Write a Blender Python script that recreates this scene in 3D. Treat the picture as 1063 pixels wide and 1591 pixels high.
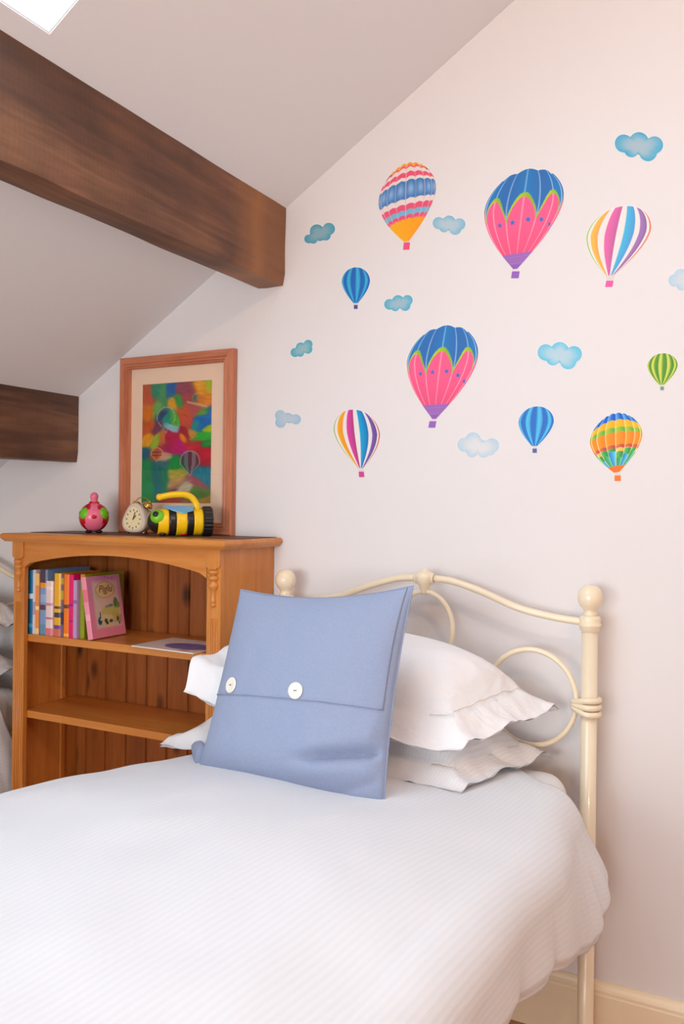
import bpy, bmesh, math, random
import numpy as np
from mathutils import Vector, Matrix, noise

for o in list(bpy.data.objects):
    bpy.data.objects.remove(o, do_unlink=True)
SC = bpy.context.scene
COL = SC.collection
PI = math.pi
random.seed(7)

# ------------------------------------------------------------------ camera
F_PX, YAW, ROLL = 1300.0, math.radians(27.2), 0.012
U0, V0, CAM = 531.5, 789.0, Vector((0.0, -2.43, 1.49))
cd = bpy.data.cameras.new('camera')
cam = bpy.data.objects.new('camera', cd)
COL.objects.link(cam)
cd.sensor_fit = 'AUTO'
cd.sensor_width = 36.0
cd.lens = F_PX / 1591.0 * 36.0
cd.shift_y = (V0 - 795.5) / 1591.0
cd.clip_start = 0.02
_f = Vector((-math.sin(YAW), math.cos(YAW), 0))
_r = Vector((math.cos(YAW), math.sin(YAW), 0))
_u = Vector((0, 0, 1))
_r2 = _r * math.cos(ROLL) + _u * math.sin(ROLL)
_u2 = -_r * math.sin(ROLL) + _u * math.cos(ROLL)
m = Matrix((_r2, _u2, -_f)).transposed().to_4x4()
m.translation = CAM
cam.matrix_world = m
SC.camera = cam

# ------------------------------------------------------------------ world, lights, exposure
SC.view_settings.view_transform = 'Standard'
SC.view_settings.look = 'None'
SC.view_settings.exposure = 0.20
SC.view_settings.gamma = 1.0
SC.view_settings.use_curve_mapping = False
W = bpy.data.worlds.new('sky')
SC.world = W
W.use_nodes = True
bg = W.node_tree.nodes['Background']
bg.inputs[0].default_value = (0.90, 0.95, 1.0, 1)
bg.inputs[1].default_value = 0.6

CS = 0.6355                       # ceiling slope


def zc_left(x):
    return 3.441 + CS * x


RIDGE_X = 0.55
RIDGE_Z = zc_left(RIDGE_X)


def zc_right(x):
    return RIDGE_Z - CS * (x - RIDGE_X)


def area(name, loc, direction, sx, sy, power, color, up=(0, 1, 0)):
    l = bpy.data.lights.new(name, 'AREA')
    l.shape = 'RECTANGLE'
    l.size, l.size_y = sx, sy
    l.energy = power
    l.color = color
    o = bpy.data.objects.new(name, l)
    COL.objects.link(o)
    z = -Vector(direction).normalized()
    y = Vector(up)
    x = y.cross(z).normalized()
    y = z.cross(x)
    mm = Matrix((x, y, z)).transposed().to_4x4()
    mm.translation = loc
    o.matrix_world = mm
    return o


NL = Vector((CS, 0, -1)).normalized()       # into the room from the left slope
NR = Vector((-CS, 0, -1)).normalized()      # into the room from the right slope
SKY_L = (-1.434, -0.52, -1.96, -1.084)      # x0, x1, y0, y1 of the skylight seen top left
cL = Vector(((SKY_L[0] + SKY_L[1]) / 2, (SKY_L[2] + SKY_L[3]) / 2, 0)); cL.z = zc_left(cL.x)
SLEN = math.sqrt(1 + CS * CS)
area('daylight_skylight', cL - NL * 0.05, NL, (SKY_L[1] - SKY_L[0]) * SLEN, SKY_L[3] - SKY_L[2], 18, (0.50, 0.79, 1.0))
ROOM_Y = -4.6
ROOM_X0, ROOM_X1 = -3.62, 2.9
FILL_WIN = (-2.2, 0.4, 0.85, 2.0)               # unseen window added in the opposite gable for frontal fill
area('fill_light_front', ((FILL_WIN[0] + FILL_WIN[1]) / 2, ROOM_Y - 0.12, (FILL_WIN[2] + FILL_WIN[3]) / 2), (0, 1, 0), FILL_WIN[1] - FILL_WIN[0], FILL_WIN[3] - FILL_WIN[2], 92, (0.90, 0.965, 1.0), up=(0, 0, 1))  # area light added as frontal fill behind the camera
LAMP = Vector((0.6, -2.25, 3.14))           # warm pendant lamp near the ridge
LAMP_POWER, LAMP_COLOR = 37, (1.0, 0.66, 0.43)


# ------------------------------------------------------------------ helpers
def at(u, v, Y=0.0):
    """point of the plane y = Y that the photograph shows at pixel (u, v)"""
    xp, yp = u - U0, V0 - v
    x = xp * math.cos(ROLL) - yp * math.sin(ROLL)
    y = xp * math.sin(ROLL) + yp * math.cos(ROLL)
    d = _f + _r * (x / F_PX) + _u * (y / F_PX)
    return CAM + d * ((Y - CAM.y) / d.y)


def lin(c):
    return tuple(((v / 255.0) / 12.92 if v / 255.0 <= 0.04045 else ((v / 255.0 + 0.055) / 1.055) ** 2.4) for v in c)


def link(o, parent=None):
    COL.objects.link(o)
    if parent is not None:
        o.parent = parent
    return o


def tag(o, label=None, cat=None, group=None, kind=None):
    if label: o['label'] = label
    if cat: o['category'] = cat
    if group: o['group'] = group
    if kind: o['kind'] = kind
    return o


def thing(name, label, cat, loc=(0, 0, 0), rz=0.0, group=None):
    o = bpy.data.objects.new(name, None)
    o.empty_display_size = 0.05
    o.location = loc
    o.rotation_euler = (0, 0, rz)
    link(o)
    return tag(o, label, cat, group)


def mk(name, verts, faces, mat, parent=None, smooth=False, cols=None):
    me = bpy.data.meshes.new(name)
    me.from_pydata([tuple(v) for v in verts], [], faces)
    me.materials.append(mat)
    if smooth:
        me.polygons.foreach_set('use_smooth', [True] * len(me.polygons))
    if cols is not None:
        a = me.color_attributes.new('Col', 'FLOAT_COLOR', 'CORNER')
        arr = np.empty((len(me.loops), 4), np.float32)
        vi = np.empty(len(me.loops), np.int32)
        me.loops.foreach_get('vertex_index', vi)
        cc = np.array(cols, np.float32)
        if len(cols) == len(verts):
            arr[:, :3] = cc[vi]
        else:
            ls = np.empty(len(me.polygons), np.int32)
            me.polygons.foreach_get('loop_total', ls)
            arr[:, :3] = np.repeat(cc, ls, axis=0)
        arr[:, 3] = 1
        a.data.foreach_set('color', arr.ravel())
    me.update()
    return link(bpy.data.objects.new(name, me), parent)


def frombm(name, bm, mat, parent=None, smooth=False):
    bmesh.ops.recalc_face_normals(bm, faces=bm.faces)
    me = bpy.data.meshes.new(name)
    bm.to_mesh(me)
    bm.free()
    me.materials.append(mat)
    if smooth:
        me.polygons.foreach_set('use_smooth', [True] * len(me.polygons))
    return link(bpy.data.objects.new(name, me), parent)


def bbox(bm, lo, hi, bev=0.0, seg=2, mat4=None):
    b2 = bmesh.new()
    bmesh.ops.create_cube(b2, size=1.0)
    lo, hi = Vector(lo), Vector(hi)
    for v in b2.verts:
        v.co = Vector(((lo[i] + hi[i]) / 2 + v.co[i] * (hi[i] - lo[i])) for i in range(3))
    if bev > 0:
        bmesh.ops.bevel(b2, geom=b2.edges[:], offset=bev, segments=seg, profile=0.7, affect='EDGES')
    if mat4 is not None:
        bmesh.ops.transform(b2, matrix=mat4, verts=b2.verts)
    me = bpy.data.meshes.new('tmp')
    b2.to_mesh(me)
    b2.free()
    bm.from_mesh(me)
    bpy.data.meshes.remove(me)


def box(name, lo, hi, mat, parent=None, bev=0.0, seg=2, mat4=None):
    bm = bmesh.new()
    bbox(bm, lo, hi, bev, seg, mat4)
    return frombm(name, bm, mat, parent)


def lathe_data(prof, n=24, axis='z', org=(0, 0, 0), a0=0.0, a1=2 * PI):
    """prof: list of (radius, height)"""
    full = abs(a1 - a0 - 2 * PI) < 1e-6
    k = n if full else n + 1
    vs, fs = [], []
    for r, h in prof:
        for i in range(k):
            a = a0 + (a1 - a0) * i / n
            p = (r * math.cos(a), r * math.sin(a), h)
            if axis == 'x': p = (p[2], p[0], p[1])
            if axis == 'y': p = (p[0], p[2], p[1])
            vs.append((p[0] + org[0], p[1] + org[1], p[2] + org[2]))
    for j in range(len(prof) - 1):
        for i in range(n):
            i2 = (i + 1) % k
            fs.append((j * k + i, j * k + i2, (j + 1) * k + i2, (j + 1) * k + i))
    return vs, fs


def lathe(name, prof, mat, parent=None, n=24, axis='z', org=(0, 0, 0), a0=0.0, a1=2 * PI, smooth=True):
    vs, fs = lathe_data(prof, n, axis, org, a0, a1)
    bm = bmesh.new()
    bv = [bm.verts.new(v) for v in vs]
    for f in fs:
        try: bm.faces.new([bv[i] for i in f])
        except ValueError: pass
    bmesh.ops.remove_doubles(bm, verts=bm.verts, dist=1e-6)
    return frombm(name, bm, mat, parent, smooth)


def tube_data(path, r, n=12, closed=False):
    P = [Vector(p) for p in path]
    N = len(P)
    R = r if isinstance(r, (list, tuple)) else [r] * N
    T = []
    for i in range(N):
        if closed: t = P[(i + 1) % N] - P[i - 1]
        else: t = P[min(i + 1, N - 1)] - P[max(i - 1, 0)]
        T.append(t.normalized())
    ref = Vector((0, 0, 1)) if abs(T[0].z) < 0.9 else Vector((1, 0, 0))
    nrm = (ref - T[0] * ref.dot(T[0])).normalized()
    vs, fs = [], []
    for i in range(N):
        nrm = (nrm - T[i] * nrm.dot(T[i])).normalized()
        b = T[i].cross(nrm)
        for k in range(n):
            a = 2 * PI * k / n
            vs.append(P[i] + (nrm * math.cos(a) + b * math.sin(a)) * R[i])
    for i in range(N if closed else N - 1):
        j = (i + 1) % N
        for k in range(n):
            k2 = (k + 1) % n
            fs.append((i * n + k, i * n + k2, j * n + k2, j * n + k))
    if not closed:
        fs.append(tuple(range(n - 1, -1, -1)))
        fs.append(tuple((N - 1) * n + k for k in range(n)))
    return vs, fs


def tube(name, path, r, mat, parent=None, n=12, closed=False):
    vs, fs = tube_data(path, r, n, closed)
    return mk(name, vs, fs, mat, parent, True)


def ball(name, c, r, mat, parent=None, n=20, scale=(1, 1, 1), rot=None):
    bm = bmesh.new()
    bmesh.ops.create_uvsphere(bm, u_segments=n, v_segments=max(8, n * 2 // 3), radius=r)
    for v in bm.verts:
        p = Vector((v.co.x * scale[0], v.co.y * scale[1], v.co.z * scale[2]))
        if rot is not None: p = rot @ p
        v.co = p + Vector(c)
    return frombm(name, bm, mat, parent, True)


def spline(pts, n):
    """Catmull-Rom through pts, n samples per span"""
    P = [Vector(p) for p in pts]
    P = [P[0] * 2 - P[1]] + P + [P[-1] * 2 - P[-2]]
    out = []
    for i in range(1, len(P) - 2):
        for k in range(n):
            t = k / n
            a, b, c, d = P[i - 1], P[i], P[i + 1], P[i + 2]
            out.append(0.5 * ((2 * b) + (c - a) * t + (2 * a - 5 * b + 4 * c - d) * t * t + (-a + 3 * b - 3 * c + d) * t ** 3))
    out.append(P[-2])
    return out


def smooth01(a, b, x):
    t = max(0.0, min(1.0, (x - a) / (b - a)))
    return t * t * (3 - 2 * t)


def text_mesh(name, body, size, mat, parent, mat4, shear=0.0, extrude=0.0002):
    cu = bpy.data.curves.new('txt', 'FONT')
    cu.body = body
    cu.size = size
    cu.shear = shear
    cu.align_x = 'CENTER'
    cu.align_y = 'CENTER'
    cu.extrude = extrude
    o = bpy.data.objects.new('txt', cu)
    COL.objects.link(o)
    me = bpy.data.meshes.new_from_object(o.evaluated_get(bpy.context.evaluated_depsgraph_get()))
    bpy.data.objects.remove(o, do_unlink=True)
    bpy.data.curves.remove(cu)
    me.transform(mat4)
    me.materials.clear()
    me.materials.append(mat)
    me.name = name
    return link(bpy.data.objects.new(name, me), parent)


def add_copy(src, parent=None, **kw):
    c = src.copy()
    link(c, parent)
    for k, v in kw.items(): setattr(c, k, v)
    return c


# ------------------------------------------------------------------ materials
def newmat(name):
    mt = bpy.data.materials.new(name)
    mt.use_nodes = True
    nt = mt.node_tree
    return mt, nt, nt.nodes['Principled BSDF']


def N(nt, kind, **kw):
    n = nt.nodes.new(kind)
    for k, v in kw.items(): setattr(n, k, v)
    return n


def plain(name, rgb, rough=0.5, metal=0.0, spec=0.5, coat=0.0, noise_amt=0.04, bump=0.0, scale=40.0):
    mt, nt, b = newmat(name)
    c = lin(rgb)
    b.inputs['Roughness'].default_value = rough
    b.inputs['Metallic'].default_value = metal
    b.inputs['Specular IOR Level'].default_value = spec
    b.inputs['Coat Weight'].default_value = coat
    tc = N(nt, 'ShaderNodeTexCoord')
    nz = N(nt, 'ShaderNodeTexNoise')
    nz.inputs['Scale'].default_value = scale
    nz.inputs['Detail'].default_value = 3
    nt.links.new(tc.outputs['Object'], nz.inputs['Vector'])
    mx = N(nt, 'ShaderNodeMix', data_type='RGBA')
    mx.inputs[6].default_value = (*[v * (1 - noise_amt) for v in c], 1)
    mx.inputs[7].default_value = (*[min(1, v * (1 + noise_amt)) for v in c], 1)
    nt.links.new(nz.outputs['Fac'], mx.inputs[0])
    nt.links.new(mx.outputs[2], b.inputs['Base Color'])
    if bump > 0:
        bp = N(nt, 'ShaderNodeBump')
        bp.inputs['Strength'].default_value = bump
        bp.inputs['Distance'].default_value = 0.002
        nt.links.new(nz.outputs['Fac'], bp.inputs['Height'])
        nt.links.new(bp.outputs['Normal'], b.inputs['Normal'])
    return mt


def wood(name, dark, mid, light, axis='z', fine=26.0, rough=0.45, knots=0.0, bump=0.15, streak=1.0, coat=0.0):
    """wood grain running along the object's axis"""
    mt, nt, b = newmat(name)
    tc = N(nt, 'ShaderNodeTexCoord')
    oi = N(nt, 'ShaderNodeObjectInfo')
    off = N(nt, 'ShaderNodeVectorMath', operation='SCALE')
    cmb = N(nt, 'ShaderNodeCombineXYZ')
    for i in range(3): nt.links.new(oi.outputs['Random'], cmb.inputs[i])
    nt.links.new(cmb.outputs[0], off.inputs[0])
    off.inputs['Scale'].default_value = 17.0
    add = N(nt, 'ShaderNodeVectorMath', operation='ADD')
    nt.links.new(tc.outputs['Object'], add.inputs[0])
    nt.links.new(off.outputs[0], add.inputs[1])
    mp = N(nt, 'ShaderNodeMapping')
    nt.links.new(add.outputs[0], mp.inputs['Vector'])
    s = {'x': (0.09, 1, 1), 'y': (1, 0.09, 1), 'z': (1, 1, 0.09)}[axis]
    mp.inputs['Scale'].default_value = tuple(v * fine for v in s)
    n1 = N(nt, 'ShaderNodeTexNoise')
    n1.inputs['Scale'].default_value = 1.0
    n1.inputs['Detail'].default_value = 6
    n1.inputs['Roughness'].default_value = 0.6
    n1.inputs['Distortion'].default_value = 0.6
    nt.links.new(mp.outputs[0], n1.inputs['Vector'])
    n2 = N(nt, 'ShaderNodeTexNoise')
    n2.inputs['Scale'].default_value = 5.5
    n2.inputs['Detail'].default_value = 3
    nt.links.new(mp.outputs[0], n2.inputs['Vector'])
    mixf = N(nt, 'ShaderNodeMath', operation='MULTIPLY_ADD')
    nt.links.new(n2.outputs['Fac'], mixf.inputs[0])
    mixf.inputs[1].default_value = 0.35 * streak
    nt.links.new(n1.outputs['Fac'], mixf.inputs[2])
    cr = N(nt, 'ShaderNodeValToRGB')
    e = cr.color_ramp.elements
    e[0].position, e[0].color = 0.40, (*lin(dark), 1)
    e[1].position, e[1].color = 0.90, (*lin(light), 1)
    x = e.new(0.64)
    x.color = (*lin(mid), 1)
    nt.links.new(mixf.outputs[0], cr.inputs[0])
    out = cr.outputs[0]
    if knots > 0:
        mk_ = N(nt, 'ShaderNodeMapping')
        nt.links.new(add.outputs[0], mk_.inputs['Vector'])
        ks = {'x': (3.2, 9, 9), 'y': (9, 3.2, 9), 'z': (9, 9, 4.2)}[axis]
        mk_.inputs['Scale'].default_value = ks
        vo = N(nt, 'ShaderNodeTexVoronoi')
        vo.inputs['Scale'].default_value = 1.0
        nt.links.new(mk_.outputs[0], vo.inputs['Vector'])
        r2 = N(nt, 'ShaderNodeValToRGB')
        r2.color_ramp.elements[0].position = 0.10
        r2.color_ramp.elements[0].color = (knots, knots, knots, 1)
        r2.color_ramp.elements[1].position = 0.24
        r2.color_ramp.elements[1].color = (0, 0, 0, 1)
        nt.links.new(vo.outputs['Distance'], r2.inputs[0])
        mx = N(nt, 'ShaderNodeMix', data_type='RGBA')
        nt.links.new(r2.outputs[0], mx.inputs[0])
        nt.links.new(out, mx.inputs[6])
        mx.inputs[7].default_value = (*lin((62, 30, 12)), 1)
        out = mx.outputs[2]
    nt.links.new(out, b.inputs['Base Color'])
    b.inputs['Roughness'].default_value = rough
    b.inputs['Coat Weight'].default_value = coat
    b.inputs['Coat Roughness'].default_value = 0.3
    if bump > 0:
        bp = N(nt, 'ShaderNodeBump')
        bp.inputs['Strength'].default_value = bump
        bp.inputs['Distance'].default_value = 0.003
        nt.links.new(mixf.outputs[0], bp.inputs['Height'])
        nt.links.new(bp.outputs['Normal'], b.inputs['Normal'])
    return mt


def printed(name, rough=0.45, spec=0.4):
    mt, nt, b = newmat(name)
    v = N(nt, 'ShaderNodeVertexColor', layer_name='Col')
    nt.links.new(v.outputs['Color'], b.inputs['Base Color'])
    b.inputs['Roughness'].default_value = rough
    b.inputs['Specular IOR Level'].default_value = spec
    return mt


def cloth(name, rgb, scale=600.0, strength=0.15, vary=0.03, sheen=0.15, wrinkle=0.0, wscale=9.0):
    mt, nt, b = newmat(name)
    c = lin(rgb)
    tc = N(nt, 'ShaderNodeTexCoord')
    waves = []
    for ax in ('X', 'Z'):
        w = N(nt, 'ShaderNodeTexWave', wave_type='BANDS', bands_direction=ax)
        w.inputs['Scale'].default_value = scale / 6.283
        w.inputs['Distortion'].default_value = 1.2
        w.inputs['Detail'].default_value = 2
        nt.links.new(tc.outputs['UV'] if False else tc.outputs['Object'], w.inputs['Vector'])
        waves.append(w)
    ml = N(nt, 'ShaderNodeMath', operation='ADD')
    nt.links.new(waves[0].outputs['Fac'], ml.inputs[0])
    nt.links.new(waves[1].outputs['Fac'], ml.inputs[1])
    nz = N(nt, 'ShaderNodeTexNoise')
    nz.inputs['Scale'].default_value = 260.0
    nz.inputs['Detail'].default_value = 3
    nt.links.new(tc.outputs['Object'], nz.inputs['Vector'])
    ad = N(nt, 'ShaderNodeMath', operation='MULTIPLY_ADD')
    nt.links.new(ml.outputs[0], ad.inputs[0])
    ad.inputs[1].default_value = 0.22
    nt.links.new(nz.outputs['Fac'], ad.inputs[2])
    mx = N(nt, 'ShaderNodeMix', data_type='RGBA')
    mx.inputs[6].default_value = (*[v * (1 - 2 * vary) for v in c], 1)
    mx.inputs[7].default_value = (*[min(0.95, v * (1 + vary)) for v in c], 1)
    nt.links.new(ad.outputs[0], mx.inputs[0])
    nt.links.new(mx.outputs[2], b.inputs['Base Color'])
    b.inputs['Roughness'].default_value = 0.85
    b.inputs['Specular IOR Level'].default_value = 0.2
    b.inputs['Sheen Weight'].default_value = sheen
    bp = N(nt, 'ShaderNodeBump')
    bp.inputs['Strength'].default_value = strength
    bp.inputs['Distance'].default_value = 0.001
    nt.links.new(ad.outputs[0], bp.inputs['Height'])
    last = bp
    if wrinkle > 0:
        nw = N(nt, 'ShaderNodeTexNoise')
        nw.inputs['Scale'].default_value = wscale
        nw.inputs['Detail'].default_value = 4
        nw.inputs['Distortion'].default_value = 1.0
        nt.links.new(tc.outputs['Object'], nw.inputs['Vector'])
        bw = N(nt, 'ShaderNodeBump')
        bw.inputs['Strength'].default_value = wrinkle
        bw.inputs['Distance'].default_value = 0.02
        nt.links.new(nw.outputs['Fac'], bw.inputs['Height'])
        nt.links.new(bp.outputs['Normal'], bw.inputs['Normal'])
        last = bw
    nt.links.new(last.outputs['Normal'], b.inputs['Normal'])
    return mt


def striped_cotton(name, rgb, period=0.012, angle=4.0, contrast=0.015, bump=0.13):
    """white cotton with a woven stripe, along UVs that measure metres of cloth"""
    mt, nt, b = newmat(name)
    c = lin(rgb)
    tc = N(nt, 'ShaderNodeTexCoord')
    mp = N(nt, 'ShaderNodeMapping')
    mp.inputs['Rotation'].default_value = (0, 0, math.radians(angle))
    nt.links.new(tc.outputs['UV'], mp.inputs['Vector'])
    w = N(nt, 'ShaderNodeTexWave', wave_type='BANDS', bands_direction='X')
    w.inputs['Scale'].default_value = 2 * PI / period / 20.0
    w.inputs['Distortion'].default_value = 0.0
    nt.links.new(mp.outputs[0], w.inputs['Vector'])
    cr = N(nt, 'ShaderNodeValToRGB')
    cr.color_ramp.elements[0].position = 0.35
    cr.color_ramp.elements[1].position = 0.65
    nt.links.new(w.outputs['Fac'], cr.inputs[0])
    mx = N(nt, 'ShaderNodeMix', data_type='RGBA')
    mx.inputs[6].default_value = (*[v * (1 - contrast) for v in c], 1)
    mx.inputs[7].default_value = (*[min(0.95, v * (1 + contrast)) for v in c], 1)
    nt.links.new(cr.outputs[0], mx.inputs[0])
    nt.links.new(mx.outputs[2], b.inputs['Base Color'])
    b.inputs['Roughness'].default_value = 0.75
    b.inputs['Specular IOR Level'].default_value = 0.25
    b.inputs['Sheen Weight'].default_value = 0.1
    bp = N(nt, 'ShaderNodeBump')
    bp.inputs['Strength'].default_value = bump
    bp.inputs['Distance'].default_value = 0.0012
    nt.links.new(cr.outputs[0], bp.inputs['Height'])
    nt.links.new(bp.outputs['Normal'], b.inputs['Normal'])
    return mt


M = {}
M['wall'] = plain('wall_paint', (232, 226, 225), 0.8, noise_amt=0.006, bump=0.08, scale=9.0, spec=0.25)
M['ceil'] = plain('ceiling_paint', (238, 235, 235), 0.85, noise_amt=0.008, bump=0.06, scale=7.0, spec=0.2)
M['skirting'] = plain('cream_gloss_paint', (246, 226, 194), 0.35, noise_amt=0.02, scale=12)
M['floor'] = wood('floor_pine', (148, 92, 48), (180, 120, 68), (202, 144, 90), 'y', 18, 0.4, knots=0.4)
M['beam'] = wood('old_oak_beam', (64, 43, 34), (102, 68, 49), (142, 102, 74), 'y', 9, 0.5, bump=0.5, streak=0.9)
M['pine'] = wood('waxed_pine', (186, 108, 42), (206, 128, 54), (220, 146, 72), 'z', 15, 0.36, coat=0.15, bump=0.05)
M['pine_x'] = wood('waxed_pine_across', (186, 108, 42), (206, 128, 54), (220, 146, 72), 'x', 15, 0.36, coat=0.15, bump=0.05)
M['plank'] = wood('knotty_pine_plank', (118, 60, 22), (152, 82, 32), (172, 98, 42), 'z', 15, 0.42, knots=1.0, bump=0.08)
M['frame'] = wood('pinkish_frame_wood', (168, 96, 66), (194, 118, 84), (208, 136, 100), 'z', 30, 0.45, bump=0.05)
M['frame_x'] = wood('pinkish_frame_wood_across', (168, 96, 66), (194, 118, 84), (208, 136, 100), 'x', 30, 0.45, bump=0.05)
M['mat'] = plain('mount_board', (236, 204, 178), 0.9, noise_amt=0.01)
M['enamel'] = plain('cream_enamel', (242, 224, 194), 0.28, coat=0.3, noise_amt=0.01)
M['print'] = printed('printed_vinyl', 0.5, 0.3)
M['paint'] = printed('painted_paper', 0.55, 0.35)
M['cover'] = printed('printed_cover', 0.3, 0.5)
M['toy'] = printed('toy_plastic', 0.25, 0.5)
M['vinyl'] = plain('white_vinyl', (236, 232, 230), 0.5, noise_amt=0.0)
M['white_paint'] = plain('white_gloss', (238, 238, 238), 0.35, noise_amt=0.01)
M['duvet'] = striped_cotton('white_striped_cotton', (232, 234, 238))
M['sheet'] = cloth('white_cotton_sheet', (240, 239, 240), 900, 0.06, 0.008, 0.1, 0.25, 14)
M['pillow'] = cloth('white_pillow_cotton', (243, 241, 242), 900, 0.06, 0.008, 0.1, 0.3, 13)
M['pillow2'] = striped_cotton('white_pillow_striped', (238, 236, 237), 0.009, 0, 0.02, 0.25)
M['linen'] = cloth('blue_linen', (147, 159, 187), 1500, 0.35, 0.07, 0.15, 0.10, 16)
M['button'] = plain('shell_button', (242, 238, 226), 0.3, noise_amt=0.03)
M['thread'] = plain('dark_thread', (110, 112, 120), 0.8)
M['paper'] = plain('book_pages', (236, 226, 206), 0.9, noise_amt=0.03, scale=400)
M['black'] = plain('black_plastic', (26, 25, 26), 0.3)
M['yellow'] = plain('yellow_plastic', (250, 203, 18), 0.3, noise_amt=0.02)
M['red'] = plain('red_plastic', (196, 24, 44), 0.25, noise_amt=0.02)
M['pink'] = plain('pink_plastic', (240, 118, 150), 0.28, noise_amt=0.02)
M['green'] = plain('green_plastic', (116, 200, 30), 0.28, noise_amt=0.02)
M['blue'] = plain('pale_blue_plastic', (112, 174, 214), 0.35, noise_amt=0.02)
M['cream'] = plain('cream_plastic', (214, 198, 182), 0.4, noise_amt=0.02)
M['dial'] = plain('clock_dial', (236, 222, 176), 0.5, noise_amt=0.02)
M['brass'] = plain('brass', (222, 178, 92), 0.22, metal=1.0, noise_amt=0.03)
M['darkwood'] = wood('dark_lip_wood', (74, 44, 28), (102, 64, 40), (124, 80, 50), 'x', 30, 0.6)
M['steel'] = plain('pin_steel', (190, 180, 160), 0.35, metal=1.0)

mt, nt, b = newmat('window_glass')
nt.nodes.remove(b)
tr = N(nt, 'ShaderNodeBsdfTransparent'); gl = N(nt, 'ShaderNodeBsdfGlossy')
gl.inputs['Roughness'].default_value = 0.02
lw = N(nt, 'ShaderNodeLayerWeight'); lw.inputs['Blend'].default_value = 0.5
pw = N(nt, 'ShaderNodeMath', operation='POWER'); pw.inputs[1].default_value = 4.0
nt.links.new(lw.outputs['Facing'], pw.inputs[0])
fr = N(nt, 'ShaderNodeMath', operation='MULTIPLY_ADD'); fr.inputs[1].default_value = 0.5; fr.inputs[2].default_value = 0.02
nt.links.new(pw.outputs[0], fr.inputs[0])
ms = N(nt, 'ShaderNodeMixShader')
nt.links.new(fr.outputs[0], ms.inputs[0]); nt.links.new(tr.outputs[0], ms.inputs[1]); nt.links.new(gl.outputs[0], ms.inputs[2])
nt.links.new(ms.outputs[0], nt.nodes['Material Output'].inputs['Surface'])
M['glass'] = mt

# beam: circular saw marks across the grain and pale scuffs
nt = M['beam'].node_tree
bsdf = nt.nodes['Principled BSDF']
src = bsdf.inputs['Base Color'].links[0].from_socket
tc = N(nt, 'ShaderNodeTexCoord')
wv = N(nt, 'ShaderNodeTexWave', wave_type='BANDS', bands_direction='Y')
wv.inputs['Scale'].default_value = 22.0
wv.inputs['Distortion'].default_value = 3.0
wv.inputs['Detail'].default_value = 2
nt.links.new(tc.outputs['Object'], wv.inputs['Vector'])
blot = N(nt, 'ShaderNodeTexNoise'); blot.inputs['Scale'].default_value = 3.2; blot.inputs['Detail'].default_value = 4
nt.links.new(tc.outputs['Object'], blot.inputs['Vector'])
rb = N(nt, 'ShaderNodeValToRGB')
rb.color_ramp.elements[0].position = 0.36; rb.color_ramp.elements[0].color = (0.72, 0.68, 0.66, 1)
rb.color_ramp.elements[1].position = 0.66; rb.color_ramp.elements[1].color = (1.25, 1.12, 0.98, 1)
nt.links.new(blot.outputs['Fac'], rb.inputs[0])
m1 = N(nt, 'ShaderNodeMix', data_type='RGBA', blend_type='MULTIPLY'); m1.inputs[0].default_value = 1.0
nt.links.new(src, m1.inputs[6]); nt.links.new(rb.outputs[0], m1.inputs[7])
m2 = N(nt, 'ShaderNodeMix', data_type='RGBA', blend_type='MULTIPLY')
mr = N(nt, 'ShaderNodeMapRange'); mr.inputs[3].default_value = 0.96; mr.inputs[4].default_value = 1.03
nt.links.new(wv.outputs['Fac'], mr.inputs[0])
m2.inputs[0].default_value = 1.0
nt.links.new(m1.outputs[2], m2.inputs[6]); nt.links.new(mr.outputs[0], m2.inputs[7])
nt.links.new(m2.outputs[2], bsdf.inputs['Base Color'])

M['beam2'] = M['beam'].copy()          # the lower beam keeps its dark stain to the wall
sp = N(nt, 'ShaderNodeSeparateXYZ')
nt.links.new(tc.outputs['Object'], sp.inputs[0])
wob = N(nt, 'ShaderNodeMath', operation='MULTIPLY_ADD'); wob.inputs[1].default_value = 0.16
nt.links.new(blot.outputs['Fac'], wob.inputs[0]); nt.links.new(sp.outputs['Y'], wob.inputs[2])
gr = N(nt, 'ShaderNodeValToRGB')       # where the stain has worn off near the wall
ge = gr.color_ramp.elements
ge[0].position, ge[0].color = 0.36, (0, 0, 0, 1)
ge[1].position, ge[1].color = 0.66, (0.75, 0.75, 0.75, 1)
x_ = ge.new(0.80); x_.color = (0.45, 0.45, 0.45, 1)
mr2 = N(nt, 'ShaderNodeMapRange'); mr2.inputs[1].default_value = -0.42; mr2.inputs[2].default_value = 0.08
nt.links.new(wob.outputs[0], mr2.inputs[0]); nt.links.new(mr2.outputs[0], gr.inputs[0])
m3 = N(nt, 'ShaderNodeMix', data_type='RGBA'); m3.inputs[7].default_value = (*lin((172, 112, 60)), 1)
nt.links.new(gr.outputs[0], m3.inputs[0]); nt.links.new(m2.outputs[2], m3.inputs[6])
nt.links.new(m3.outputs[2], bsdf.inputs['Base Color'])

# ------------------------------------------------------------------ the room
T = 0.12


def struct(o):
    o['kind'] = 'structure'
    return o


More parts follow.
